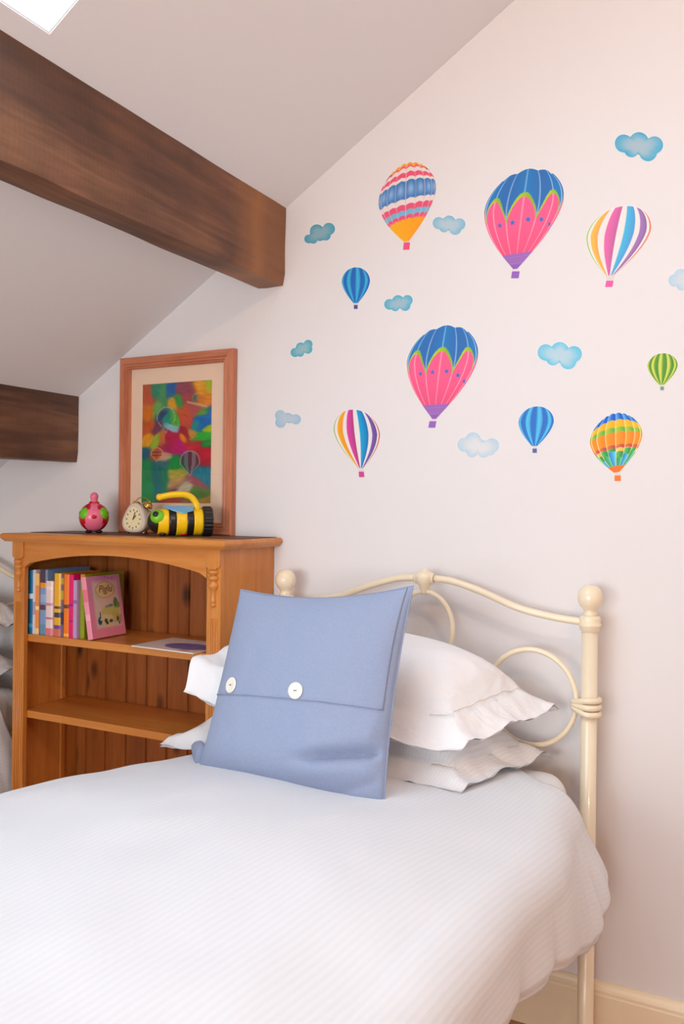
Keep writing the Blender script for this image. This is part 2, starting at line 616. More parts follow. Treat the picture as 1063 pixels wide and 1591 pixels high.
# gable wall behind the bed
def gable(name, y0, y1, hole=None):
    prof = [(ROOM_X0 - T, -0.05), (ROOM_X1 + T, -0.05), (ROOM_X1 + T, zc_right(ROOM_X1 + T) + 0.1), (RIDGE_X, RIDGE_Z + 0.1), (ROOM_X0 - T, zc_left(ROOM_X0 - T) + 0.1)]
    if hole is None:
        n = len(prof)
        vs = [(x, y0, z) for x, z in prof] + [(x, y1, z) for x, z in prof]
        fs = [tuple(range(n)), tuple(range(2 * n - 1, n - 1, -1))] + [(i, i + n, (i + 1) % n + n, (i + 1) % n) for i in range(n)]
        return mk(name, vs, fs, M['wall'])
    hx0, hx1, hz0, hz1 = hole
    bm = bmesh.new()
    def quadcol(xs, zlo, zhi):
        a = [bm.verts.new((x, y, z)) for y in (y0, y1) for x, z in ((xs[0], zlo[0]), (xs[1], zlo[1]), (xs[1], zhi[1]), (xs[0], zhi[0]))]
        bm.faces.new(a[:4]); bm.faces.new(a[7:3:-1])
        for i in range(4): bm.faces.new((a[i], a[(i + 1) % 4], a[(i + 1) % 4 + 4], a[i + 4]))
    top = lambda x: (zc_left(x) if x <= RIDGE_X else zc_right(x)) + 0.1
    quadcol((ROOM_X0 - T, hx0), (-0.05, -0.05), (top(ROOM_X0 - T), top(hx0)))
    quadcol((hx0, hx1), (-0.05, -0.05), (hz0, hz0))
    quadcol((hx0, hx1), (hz1, hz1), (top(hx0), top(hx1)))
    quadcol((hx1, RIDGE_X + 0.6), (-0.05, -0.05), (top(hx1), top(hx1)))
    quadcol((RIDGE_X + 0.6, ROOM_X1 + T), (-0.05, -0.05), (top(RIDGE_X + 0.6), top(ROOM_X1 + T)))
    return frombm(name, bm, M['wall'])


struct(gable('wall_back', 0.0, T))
struct(gable('wall_front', ROOM_Y - T, ROOM_Y, FILL_WIN))
struct(box('wall_left', (ROOM_X0 - T, ROOM_Y, -0.05), (ROOM_X0, 0, zc_left(ROOM_X0) + 0.06), M['wall']))
struct(box('wall_right', (ROOM_X1, ROOM_Y, -0.05), (ROOM_X1 + T, 0, zc_right(ROOM_X1) + 0.06), M['wall']))

# ceiling: two slopes with a skylight opening each
bm = bmesh.new()


def slope_slab(bm, x0, x1, y0, y1, zf):
    t = 0.14
    v = [bm.verts.new((x, y, zf(x) + d)) for d in (0, t) for x, y in ((x0, y0), (x1, y0), (x1, y1), (x0, y1))]
    for f in ((0, 1, 2, 3), (7, 6, 5, 4), (0, 4, 5, 1), (1, 5, 6, 2), (2, 6, 7, 3), (3, 7, 4, 0)):
        bm.faces.new([v[i] for i in f])


for (sx0, sx1, sy0, sy1), zf, X0, X1 in ((SKY_L, zc_left, ROOM_X0 - T, RIDGE_X),):
    slope_slab(bm, X0, sx0, ROOM_Y - T, T, zf)
    slope_slab(bm, sx1, X1, ROOM_Y - T, T, zf)
    slope_slab(bm, sx0, sx1, ROOM_Y - T, sy0, zf)
    slope_slab(bm, sx0, sx1, sy1, T, zf)
slope_slab(bm, RIDGE_X, ROOM_X1 + T, ROOM_Y - T, T, zc_right)
struct(frombm('ceiling', bm, M['ceil']))


def skylight(name, rect, zf, nrm):
    x0, x1, y0, y1 = rect
    root = bpy.data.objects.new(name, None)
    link(root)
    root['kind'] = 'structure'
    up = -nrm
    def P(x, y, d): return Vector((x, y, zf(x))) + up * d
    def bar(nm, xa, xb, ya, yb, d0, d1, mat):
        vs = [P(x, y, d) for d in (d0, d1) for x, y in ((xa, ya), (xb, ya), (xb, yb), (xa, yb))]
        return mk(nm, vs, [(0, 1, 2, 3), (7, 6, 5, 4), (0, 4, 5, 1), (1, 5, 6, 2), (2, 6, 7, 3), (3, 7, 4, 0)], mat, root)
    w = 0.003
    bar('window_frame', x0, x0 + w, y0, y1, 0.003, 0.030, M['white_paint'])
    bar('window_frame', x1 - w, x1, y0, y1, 0.003, 0.030, M['white_paint'])
    bar('window_frame', x0 + w, x1 - w, y0, y0 + w, 0.003, 0.030, M['white_paint'])
    bar('window_frame', x0 + w, x1 - w, y1 - w, y1, 0.003, 0.030, M['white_paint'])
    bar('pane', x0 + w, x1 - w, y0 + w, y1 - w, 0.004, 0.007, M['glass'])
    return root


skylight('window_1', SKY_L, zc_left, NL)
wf = bpy.data.objects.new('fill_window', None); link(wf); wf['kind'] = 'structure'  # frame and panes of the added window that carries the fill light
wx0, wx1, wz0, wz1 = FILL_WIN
wm = (wx0 + wx1) / 2
for lo, hi in (((wx0, wz0), (wx1, wz0 + 0.05)), ((wx0, wz1 - 0.05), (wx1, wz1)), ((wx0, wz0 + 0.05), (wx0 + 0.05, wz1 - 0.05)), ((wx1 - 0.05, wz0 + 0.05), (wx1, wz1 - 0.05)), ((wm - 0.025, wz0 + 0.05), (wm + 0.025, wz1 - 0.05))):
    box('window_frame', (lo[0], ROOM_Y - 0.09, lo[1]), (hi[0], ROOM_Y - 0.03, hi[1]), M['white_paint'], wf, 0.004, 1)
box('pane', (wx0 + 0.05, ROOM_Y - 0.065, wz0 + 0.05), (wm - 0.025, ROOM_Y - 0.06, wz1 - 0.05), M['glass'], wf)
box('pane', (wm + 0.025, ROOM_Y - 0.065, wz0 + 0.05), (wx1 - 0.05, ROOM_Y - 0.06, wz1 - 0.05), M['glass'], wf)

# floor: a sub-floor and its boards
fl = struct(box('floor', (ROOM_X0, ROOM_Y, -0.05), (ROOM_X1, 0.0, -0.019), M['darkwood']))
bw = 0.145
me0 = None
x = ROOM_X0 + 0.004
while x + bw < ROOM_X1:
    if me0 is None:
        b0 = box('board', (0.0015, ROOM_Y + 0.002, -0.019), (bw - 0.0015, -0.002, 0.0), M['floor'], fl, 0.002, 1)
        me0 = b0.data
    else:
        b0 = link(bpy.data.objects.new('board', me0), fl)
    b0.location.x = x
    x += bw

# skirting board with a moulded top
prof = [(0.0, 0.0), (-0.020, 0.0), (-0.020, 0.138), (-0.0175, 0.142), (-0.0175, 0.150), (-0.013, 0.156), (-0.010, 0.164), (-0.006, 0.170), (0.0, 0.171)]


def skirting(name, p0, p1, inward):
    vs, n = [], len(prof)
    for p in (p0, p1):
        for d, z in prof:
            vs.append((p[0] - inward[0] * d, p[1] - inward[1] * d, z + 0.0005))
    fs = [(i, (i + 1) % n, (i + 1) % n + n, i + n) for i in range(n)] + [tuple(range(n)), tuple(range(2 * n - 1, n - 1, -1))]
    return struct(mk(name, vs, fs, M['skirting']))


skirting('baseboard_back', (ROOM_X0, -0.0005), (ROOM_X1, -0.0005), (0, -1))
skirting('baseboard_left', (ROOM_X0, ROOM_Y), (ROOM_X0, -0.02), (1, 0))
skirting('baseboard_right', (ROOM_X1, ROOM_Y), (ROOM_X1, -0.02), (-1, 0))


# ------------------------------------------------------------------ roof beams
def beam(label, x0, x1, zb, zt_fn, seed, mat):
    """hand-sawn purlin: uneven faces, worn arrises"""
    ny, y0, y1 = 90, ROOM_Y + 0.002, -0.0015
    ring = []
    zt = zt_fn(x1) + 0.0
    for k in range(7): ring.append((x1, zb + (zt - zb) * k / 6))            # face toward the room
    for k in range(1, 3): ring.append((x1 + (x0 - x1) * k / 3, zt_fn(x1 + (x0 - x1) * k / 3)))
    ring.append((x0, zt_fn(x0)))
    for k in range(1, 4): ring.append((x0, zt_fn(x0) + (zb - zt_fn(x0)) * k / 4))
    ring.append((x0, zb + 0.006))
    for k in range(1, 3): ring.append((x0 + (x1 - x0) * k / 3, zb + 0.003))
    vs, fs, n = [], [], len(ring)
    for j in range(ny + 1):
        y = y0 + (y1 - y0) * j / ny
        for i, (x, z) in enumerate(ring):
            p = Vector((x * 9, y * 5, z * 9 + seed))
            dx = noise.noise(p) * 0.004 + noise.noise(p * 0.35) * 0.005
            dz = noise.noise(p + Vector((31, 7, 3))) * 0.0035 + 0.012 * (y / 1.2) * (1 if z < zb + 0.02 else 0.4)
            if i == 0:                                                       # worn lower arris
                dx -= 0.006 + 0.006 * noise.noise(Vector((y * 11, seed, 0)))
                dz += 0.004
            if i in (6, 7, 8, 9): dx, dz = dx * 0.5, 0.0
            vs.append((x + dx, y, min(z + dz, zt_fn(x + dx) - 0.0005 if i >= 6 and i <= 9 else 9)))
    for j in range(ny):
        for i in range(n):
            i2 = (i + 1) % n
            fs.append((j * n + i, j * n + i2, (j + 1) * n + i2, (j + 1) * n + i))
    fs.append(tuple(range(n))); fs.append(tuple(range((ny + 1) * n - 1, ny * n - 1, -1)))
    o = mk('roof_beam', vs, fs, mat)
    return tag(o, label, 'beam', 'old roof beams under the sloping ceiling')


beam('large dark brown timber beam running under the sloping ceiling below the skylight', -1.583, -1.476, 2.236, zc_left, 3.0, M['beam'])
beam('lower dark brown timber beam ending on the wall beside the framed picture', -2.52, -2.408, 1.652, zc_left, 17.0, M['beam2'])

# ------------------------------------------------------------------ wall stickers
def px_dir(u, v, du, dv):
    return at(u + du, v + dv) - at(u, v)


def envelope(root, T_, N_, E, W, tm, w0, colour, nu=64, nv=88, bulge=0.0, scallop=0.0, gore=0.42, rot=0.0, y=-0.0011, crown=0.62):
    """balloon envelope between neck pixel N_ and crown pixel T_, half width W along pixel direction E"""
    tn, nn = Vector(T_), Vector(N_)
    ev = Vector(E).normalized()
    ax = tn - nn
    axn = ax.normalized()
    al = math.acos(crown)
    def pos(s, t):
        if t < tm:
            q = t / tm
            w = w0 + (1 - w0) * (0.62 * math.sin(q * PI / 2) + 0.38 * q * (1.35 - 0.35 * q))
            x, yy = s * w, t
        else:       # dome seen a little from below: the gores run out at the crown's outline
            tau = (t - tm) / (1 - tm)
            x = s * math.cos(tau * al)
            h = math.sqrt(1 - (crown * s) ** 2) * math.sin(tau * al) / math.sin(al)
            if scallop:
                ph = math.asin(max(-1, min(1, s)))
                h *= 1 + scallop * (abs(math.sin(PI * (ph - rot) / gore)) - 0.5) * tau ** 3
            yy = tm + (1 - tm) * h
        return nn + ax * yy + ev * (x * W) - axn * (bulge * s * s * math.sin(PI * min(t, tm) / tm / 2))
    vs, cs, fs = [], [], []
    for j in range(nv + 1):
        t = j / nv
        for i in range(nu + 1):
            phi = (i / nu - 0.5) * PI
            p = pos(math.sin(phi), t)
            w = at(p.x, p.y)
            vs.append((w.x, y, w.z))
            cs.append(lin(colour(phi, t)))
    for j in range(nv):
        for i in range(nu):
            fs.append((j * (nu + 1) + i, j * (nu + 1) + i + 1, (j + 1) * (nu + 1) + i + 1, (j + 1) * (nu + 1) + i))
    mk('envelope', vs, fs, M['print'], root, False, cs)
    # die-cut white edge
    bo = [pos(-1, k / 40) for k in range(41)] + [pos(math.sin((k / 30 - 0.5) * PI), 1.0) for k in range(1, 30)] + [pos(1, k / 40) for k in range(40, -1, -1)]
    ctr = nn + ax * 0.5
    bo = [p + (p - ctr).normalized() * 1.1 for p in bo]
    ws = [at(p.x, p.y) for p in bo]
    n = len(ws)
    mk('sticker_edge', [(w.x, -0.0006, w.z) for w in ws] + [(w.x, 0, w.z) for w in ws],
       [tuple(range(n))] + [(i, (i + 1) % n, (i + 1) % n + n, i + n) for i in range(n)], M['vinyl'], root)
    return pos


def quad_px(name, root, pts, rgb, y=-0.0014):
    ws = [at(*p) for p in pts]
    n = len(ws)
    vs = [(w.x, y, w.z) for w in ws] + [(w.x, 0, w.z) for w in ws]
    fs = [tuple(range(n))] + [(i, (i + 1) % n, (i + 1) % n + n, i + n) for i in range(n)]
    return mk(name, vs, fs, M['print'], root, False, [lin(rgb)] * len(fs))


def basket(root, c, w, h, rgb, skew=0.0, neck=None, rope=None):
    x, y = c
    quad_px('basket', root, [(x - w / 2 + skew, y - h / 2), (x + w / 2 + skew, y - h / 2), (x + w / 2 - skew, y + h / 2), (x - w / 2 - skew, y + h / 2)], rgb)
    if neck:
        quad_px('ropes', root, neck, rope or (222, 214, 210), -0.0010)


def mixc(a, b, t):
    t = max(0.0, min(1.0, t))
    return tuple(a[i] * (1 - t) + b[i] * t for i in range(3))


def sticker_root(name, label, group):
    o = bpy.data.objects.new(name, None)
    o.empty_display_size = 0.02
    link(o)
    return tag(o, label, 'wall sticker', group)


GB = 'hot air balloon stickers on the wall'
GC = 'cloud stickers on the wall'


# pink, blue and green petal balloons
def petal_balloon(label, T_, N_, E, W, bk, bs, rot, stars, skew):
    r = sticker_root('balloon_sticker', label, GB)
    D = 0.42
    BL, BL2, GR, PK, PK2, PU = (36, 124, 190), (54, 92, 168), (176, 206, 22), (250, 92, 140), (232, 78, 122), (146, 92, 182)
    def col(phi, t):
        k = (phi - rot) / D
        line = abs(k - round(k)) * D * max(0.15, math.cos(phi))
        if t < 0.155:
            st = (t * 62) % 1.0
            return mixc(PU, (196, 140, 190) if st < 0.35 and t > 0.05 else PU, 0.7)
        hb = 0.47 + 0.25 * abs(math.cos(PI * (phi - rot) / (2 * D))) ** 0.75
        wl = 0.022
        if t > hb + 0.04:
            c = mixc(BL, BL2, abs(math.sin(3 * phi)) * 0.5)
            return mixc((190, 215, 240), c, line / wl) if line < wl else c
        if t > hb:
            return mixc(GR, (140, 186, 26), 0.5 + 0.5 * math.sin(PI * (phi - rot) / (2 * D) * 2))
        c = mixc(PK2, PK, (t - 0.15) / 0.4 + 0.25 * math.cos(phi))
        return mixc((255, 190, 196), c, line / wl) if line < wl else c
    pos = envelope(r, T_, N_, E, W, 0.63, 0.05, col, 150, 170, scallop=0.06, gore=2 * D, rot=rot + D)
    for s, t, rad in stars:
        c = pos(s, t)
        sx = 0.55 + 0.45 * math.sqrt(max(0, 1 - s * s))
        pts = []
        for k in range(10):
            a = PI * k / 5 - PI / 2
            q = rad if k % 2 == 0 else rad * 0.48
            pts.append((c.x + q * math.cos(a) * sx, c.y + q * math.sin(a)))
        quad_px('star', r, pts, (62, 110, 196), -0.0015)
    x, y = bk
    basket(r, bk, bs[0], bs[1], (150, 98, 188), skew, [(N_[0] - 5, N_[1] - 1), (N_[0] + 5, N_[1] - 1), (x + 5, y - bs[1] / 2), (x - 4, y - bs[1] / 2)], (228, 214, 220))
    return r


petal_balloon('largest pink and blue petal balloon sticker, high beside the rainbow striped one', (822, 264), (801, 418), (0.985, -0.15), 62.5, (801, 427), (11.5, 10.5), -0.03,
              [(-0.62, 0.47, 4.4), (-0.26, 0.48, 4.8), (0.17, 0.49, 4.8), (0.56, 0.47, 4.6), (0.88, 0.41, 4.0)], 0.8)
petal_balloon('pink and blue petal balloon sticker low in the middle above the headboard', (695, 507), (675, 651), (0.995, -0.06), 55.5, (672, 659.5), (10.5, 10), -0.05,
              [(-0.62, 0.50, 3.8), (-0.25, 0.51, 4.0), (0.18, 0.51, 4.2), (0.57, 0.46, 4.2), (0.88, 0.39, 3.8)], 0.9)


# banded balloon
def col_band(phi, t):
    g = 0.36
    k = (phi + 0.06) / g
    fr = k - math.floor(k)
    sc = 0.020 * abs(math.sin(PI * fr))
    seam = min(fr, 1 - fr) * g * math.cos(phi)
    te = t - 0.02 + sc * -1.0 + 0.02
    te = t - sc + 0.010 + 0.055 * (phi / 1.57) ** 2 * (1 if phi < 0 else 0.5)
    PKc, WH, OR = (234, 84, 122), (236, 222, 216), (252, 156, 14)
    if te < 0.285: c = mixc(OR, (250, 180, 30), 0.5 - phi / 3)
    elif te < 0.335: c = PKc
    elif te < 0.40: c = (120, 184, 214)
    elif te < 0.475: c = PKc
    elif te < 0.545: c = WH
    elif te < 0.76:
        d = math.hypot((fr - 0.5) * 2, (te - 0.65) / 0.105)
        c = mixc((150, 188, 226), (66, 124, 190), d)
    elif te < 0.80: c = WH
    elif te < 0.865: c = (238, 84, 118)
    elif te < 0.925: c = WH
    elif te < 0.955: c = (236, 96, 110)
    else: c = (250, 164, 40)
    return mixc((226, 190, 190), c, seam / 0.02) if seam < 0.02 and te > 0.285 else c


r = sticker_root('balloon_sticker', 'pink, white and blue banded balloon sticker with orange cone, nearest the big beam', GB)
envelope(r, (634, 254), (632, 375), (0.968, -0.245), 46.5, 0.60, 0.09, col_band, 110, 150, scallop=0.05, gore=0.36, rot=-0.06, bulge=3)
basket(r, (632, 382.5), 9.5, 11, (236, 84, 130), 0.6, [(628, 374), (636, 374), (636, 378), (628, 378)], (236, 200, 190))


# rainbow gore balloons
def col_rainbow(stripes, shift):
    def f(phi, t):
        s = math.sin(phi)
        for a, b_, c, d in stripes:
            if a <= s <= b_:
                q = (s - a) / (b_ - a)
                return mixc(c, d, q ** 1.5)
        return (236, 228, 224)
    return f


r = sticker_root('balloon_sticker', 'white balloon sticker with rainbow stripes high at the right, pink basket', GB)
envelope(r, (970, 320.5), (948, 428), (0.995, -0.08), 50, 0.60, 0.13, col_rainbow([(-1, -0.955, (170, 212, 120), (150, 200, 90)), (-0.86, -0.64, (252, 190, 76), (246, 160, 80)), (-0.42, -0.08, (232, 104, 172), (196, 96, 156)), (0.16, 0.48, (72, 184, 226), (84, 152, 214)), (0.64, 0.86, (168, 120, 186), (140, 104, 160)), (0.945, 1, (238, 140, 96), (226, 110, 90))], 0), 110, 60)
basket(r, (947, 441), 11, 9.5, (238, 92, 168), 0.9, [(942, 428), (955, 428), (952, 436.5), (943, 436.5)])
r = sticker_root('balloon_sticker', 'small white balloon sticker with rainbow stripes at the lower left, above the headboard', GB)
envelope(r, (551, 636.5), (560.5, 727), (0.995, 0.06), 36, 0.60, 0.12, col_rainbow([(-1, -0.955, (176, 204, 130), (120, 160, 80)), (-0.84, -0.60, (244, 172, 20), (246, 146, 16)), (-0.42, -0.10, (222, 60, 160), (170, 60, 120)), (0.12, 0.50, (8, 164, 216), (24, 112, 184)), (0.66, 0.88, (128, 84, 180), (90, 76, 130)), (0.945, 1, (220, 120, 90), (200, 84, 70))], 0), 110, 60)
basket(r, (562, 737), 8, 8.5, (210, 66, 150), -0.4, [(556, 727), (565, 727), (565.5, 733), (558.5, 733)])


# small two-tone balloons
def col_two(n, off, ca, cb, cc):
    def f(phi, t):
        k = (phi + PI / 2) / PI * n + off
        q = k - math.floor(k)
        if int(math.floor(k)) % 2 == 0:
            return mixc(ca, cb, q)
        return mixc(cc, ca, abs(q - 0.4) * 0.9)
    return f


def small_balloon(label, T_, N_, W, n, off, cols, bk, bsz, brgb, E=(1, -0.02)):
    r = sticker_root('balloon_sticker', label, GB)
    envelope(r, T_, N_, E, W, 0.60, 0.16, col_two(n, off, *cols), 90, 50)
    basket(r, bk, bsz[0], bsz[1], brgb, 0, [(N_[0] - 3, N_[1]), (N_[0] + 3, N_[1]), (bk[0] + 2.4, bk[1] - bsz[1] / 2), (bk[0] - 2.4, bk[1] - bsz[1] / 2)])
    return r


BLUES = ((44, 96, 186), (26, 116, 190), (60, 186, 220))
small_balloon('small blue striped balloon sticker below the banded balloon, near the beam end', (553.5, 415.5), (553, 471), 22, 9, 0.5, BLUES, (553, 477), (5.5, 6), (84, 78, 150))
small_balloon('small blue striped balloon sticker between the pale cloud and the orange balloon', (835, 631.5), (831, 693), 27.5, 9, 0.4, ((54, 104, 196), (28, 122, 200), (80, 200, 236)), (831, 700.3), (6.5, 6.5), (76, 104, 166))
small_balloon('small green and yellow striped balloon sticker at the right edge of the wall', (1030.5, 549), (1028.5, 598), 23.5, 11, 0.5, ((98, 158, 52), (70, 140, 50), (228, 222, 92)), (1029, 603.5), (5.5, 5.5), (116, 160, 130))


# orange check balloon
def col_check(phi, t):
    g = 0.40
    k = (phi + 0.02) / g
    fr = k - math.floor(k)
    gi = int(math.floor(k))
    seam = min(fr, 1 - fr) * g * math.cos(phi)
    te = t + 0.05 * (phi / 1.57) ** 2 - 0.018 * math.sin(PI * fr) + (0.02 if phi < 0 else -0.0) * (phi / 1.57) ** 2
    if t < 0.115: return mixc((255, 120, 20), (240, 100, 10), fr * 0.4)
    if te < 0.40:
        b1 = 0.24 + 0.055 * (gi % 3)
        if te < b1: c = mixc((20, 130, 200), (120, 210, 236), fr) if gi % 2 else mixc((40, 150, 60), (90, 200, 150), fr)
        elif te < b1 + 0.10: c = mixc((110, 196, 90), (26, 140, 60), fr)
        else: c = mixc((252, 220, 140), (250, 170, 60), fr)
    elif te < 0.455: c = mixc((240, 120, 70), (170, 70, 60), fr)
    elif te < 0.66: c = mixc((250, 160, 20), (252, 124, 24), fr)
    elif te < 0.735: c = mixc((180, 206, 60), (90, 170, 50), fr)
    elif te < 0.855: c = mixc((252, 200, 30), (252, 166, 10), fr)
    else: c = mixc((120, 190, 240), (10, 92, 200), min(1, fr * 1.5))
    return mixc((250, 236, 200), c, seam / 0.022) if seam < 0.022 and te < 0.86 else c


r = sticker_root('balloon_sticker', 'orange check balloon sticker with blue crown, lower right of the wall', GB)
envelope(r, (957, 642.5), (958.5, 734), (0.985, -0.16), 41.5, 0.60, 0.10, col_check, 130, 130, scallop=0.05, gore=0.40, rot=-0.02, bulge=3)
basket(r, (960, 743), 9.5, 8.5, (240, 122, 30), 0, [(954.5, 733.5), (963.5, 733.5), (963, 739), (956, 739)])

# clouds
CL_A = [(-0.315, -0.07, 0.185), (0.0, -0.10, 0.205), (0.322, -0.035, 0.18), (-0.153, 0.075, 0.15), (0.19, 0.125, 0.185), (0.02, 0.0, 0.17)]
CL_B = [(-0.36, 0.16, 0.14), (-0.22, 0.2, 0.13), (-0.08, -0.06, 0.22), (0.30, -0.10, 0.19), (0.18, 0.12, 0.15), (0.0, 0.08, 0.18)]
CL_C = [(-0.32, -0.05, 0.17), (-0.12, -0.16, 0.19), (0.33, -0.03, 0.17), (0.28, 0.08, 0.13), (-0.15, 0.13, 0.13), (0.13, 0.13, 0.14), (0.05, -0.02, 0.16)]
CL_D = [(-0.28, -0.12, 0.20), (-0.27, 0.17, 0.20), (0.0, -0.02, 0.19), (0.30, 0.04, 0.19), (0.06, 0.0, 0.18)]


def cloud(label, c, w, circ, rot, edge, mid, hs=1.0):
    root = sticker_root('cloud_sticker', label, GC)
    ca, sa = math.cos(rot), math.sin(rot)
    n = 96
    def rad(th):
        d = (math.cos(th), math.sin(th))
        best = 0.0
        for x, y, r_ in circ:
            y *= hs; r2 = r_
            bq = d[0] * x + d[1] * y
            disc = bq * bq - (x * x + y * y - r2 * r2)
            if disc > 0: best = max(best, bq + math.sqrt(disc))
        return best
    R = [rad(2 * PI * i / n) for i in range(n)]
    rings = [0.0, 0.3, 0.5, 0.66, 0.78, 0.87, 0.94, 1.0]
    vs, cs, fs = [], [], []
    for q in rings:
        for i in range(n):
            th = 2 * PI * i / n
            x, y = R[i] * q * math.cos(th) * w, R[i] * q * math.sin(th) * w
            p = at(c[0] + x * ca - y * sa, c[1] + x * sa + y * ca)
            vs.append((p.x, -0.0011, p.z))
            e = smooth01(0.35, 1.0, q) * (0.8 + 0.35 * noise.noise(Vector((th * 1.3, c[0], q))))
            cs.append(lin(mixc(mid, edge, e)))
    for j in range(len(rings) - 1):
        for i in range(n):
            i2 = (i + 1) % n
            fs.append((j * n + i, j * n + i2, (j + 1) * n + i2, (j + 1) * n + i))
    mk('cloud_print', vs, fs, M['print'], root, False, cs)
    ws = []
    for i in range(n):
        th = 2 * PI * i / n
        x, y = (R[i] * w + 1.5) * math.cos(th), (R[i] * w + 1.5) * math.sin(th)
        p = at(c[0] + x * ca - y * sa, c[1] + x * sa + y * ca)
        ws.append((p.x, p.z))
    mk('sticker_edge', [(x, -0.0006, z) for x, z in ws] + [(x, 0, z) for x, z in ws], [tuple(range(n))] + [(i, (i + 1) % n, (i + 1) % n + n, i + n) for i in range(n)], M['vinyl'], root)
    return root


cloud('bright blue cloud sticker at the top right of the wall', (993, 228), 75, CL_A, 0.0, (62, 168, 208), (166, 190, 204), 0.95)
cloud('small tilted blue cloud sticker closest to the end of the big beam', (497, 362), 50, CL_B, -0.12, (70, 160, 186), (140, 176, 190), 0.9)
cloud('light blue cloud sticker between the banded balloon and the large petal balloon', (698, 350), 51, CL_A, 0.0, (128, 186, 214), (182, 202, 214), 0.9)
cloud('pale blue cloud sticker below the rainbow balloon at the right edge', (1066, 436), 56, CL_C, -0.15, (178, 208, 224), (208, 216, 224), 1.0)
cloud('small blue cloud sticker above the lower petal balloon, beside the small blue balloon', (620, 472), 45, CL_A, -0.28, (76, 176, 206), (160, 190, 204), 0.95)
cloud('small steeply tilted blue cloud sticker to the right of the picture frame', (470, 543), 38, CL_A, -0.62, (74, 172, 192), (150, 188, 198), 1.0)
cloud('wide light blue cloud sticker to the right of the lower petal balloon', (870, 552.5), 69, CL_A, 0.0, (96, 194, 224), (184, 210, 222), 1.0)
cloud('faded blue cloud sticker lowest at the left, nearest the bookcase', (447.5, 650), 42, CL_D, 0.0, (160, 194, 216), (186, 202, 214), 0.9)
cloud('faint pale cloud sticker with a white middle beside the small blue balloon', (743, 694), 66, CL_C, 0.0, (182, 208, 224), (222, 222, 224), 0.95)

# ------------------------------------------------------------------ bookcase
BX0, BX1, BY = -2.401, -1.505, -0.315
BKZ = 1.386
bk = thing('bookcase', 'golden pine bookcase with arched rail and turned pilasters against the wall', 'bookcase', (0, 0, 0))
Bk = M['pine']
box('side_panel', (BX0, BY + 0.022, 0.0), (BX0 + 0.02, -0.005, 1.357), Bk, bk, 0.0015, 1)
box('side_panel', (BX1 - 0.02, BY + 0.022, 0.0), (BX1, -0.005, 1.357), Bk, bk, 0.0015, 1)
# moulded top
tp = [(0.0, 0.0), (0.020, 0.0), (0.026, 0.006), (0.032, 0.012), (0.034, 0.018), (0.031, 0.025), (0.026, 0.029), (0.0, 0.029)]
vs, fs = [], []
cor = [(BX0 - 0.006, -0.004, -1, 0), (BX0 - 0.006, BY, -1, -1), (BX1, BY, 1, -1), (BX1, -0.004, 1, 0)]
for cx, cy, sx, sy in cor:
    for d, z in tp:
        vs.append((cx + sx * d, cy + sy * d * 0.8, 1.357 + z))
n = len(tp)
for j in range(3):
    for i in range(n - 1):
        fs.append((j * n + i, (j + 1) * n + i, (j + 1) * n + i + 1, j * n + i + 1))
fs.append((0, 3 * n, 2 * n, n)); fs.append((n - 1, 2 * n - 1, 3 * n - 1, 4 * n - 1))
fs.append(tuple(range(n))); fs.append(tuple(3 * n + i for i in range(n - 1, -1, -1)))
mk('top_board', vs, fs, M['pine_x'], bk)
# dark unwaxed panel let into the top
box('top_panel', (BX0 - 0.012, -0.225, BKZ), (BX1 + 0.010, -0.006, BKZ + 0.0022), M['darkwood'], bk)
# arched rail
bm = bmesh.new()
NA = 28
ax0, ax1 = BX0 + 0.052, BX1 - 0.052
low = []
for i in range(NA + 1):
    q = i / NA
    x = ax0 + (ax1 - ax0) * q
    e = abs(2 * q - 1)
    z = 1.321 - 0.045 * e ** 2.0 if e < 0.93 else 1.321 - 0.045 * 0.93 ** 2 - 0.016
    low.append((x, z))
fr_, bk_ = [], []
for y, lst in ((BY + 0.002, fr_), (BY + 0.022, bk_)):
    for x, z in low: lst.append((bm.verts.new((x, y, z)), bm.verts.new((x, y, 1.357))))
for i in range(NA):
    bm.faces.new((fr_[i][0], fr_[i + 1][0], fr_[i + 1][1], fr_[i][1]))
    bm.faces.new((bk_[i][1], bk_[i + 1][1], bk_[i + 1][0], bk_[i][0]))
    bm.faces.new((fr_[i][0], bk_[i][0], bk_[i + 1][0], fr_[i + 1][0]))
    bm.faces.new((fr_[i][1], fr_[i + 1][1], bk_[i + 1][1], bk_[i][1]))
frombm('arched_rail', bm, M['pine_x'], bk)
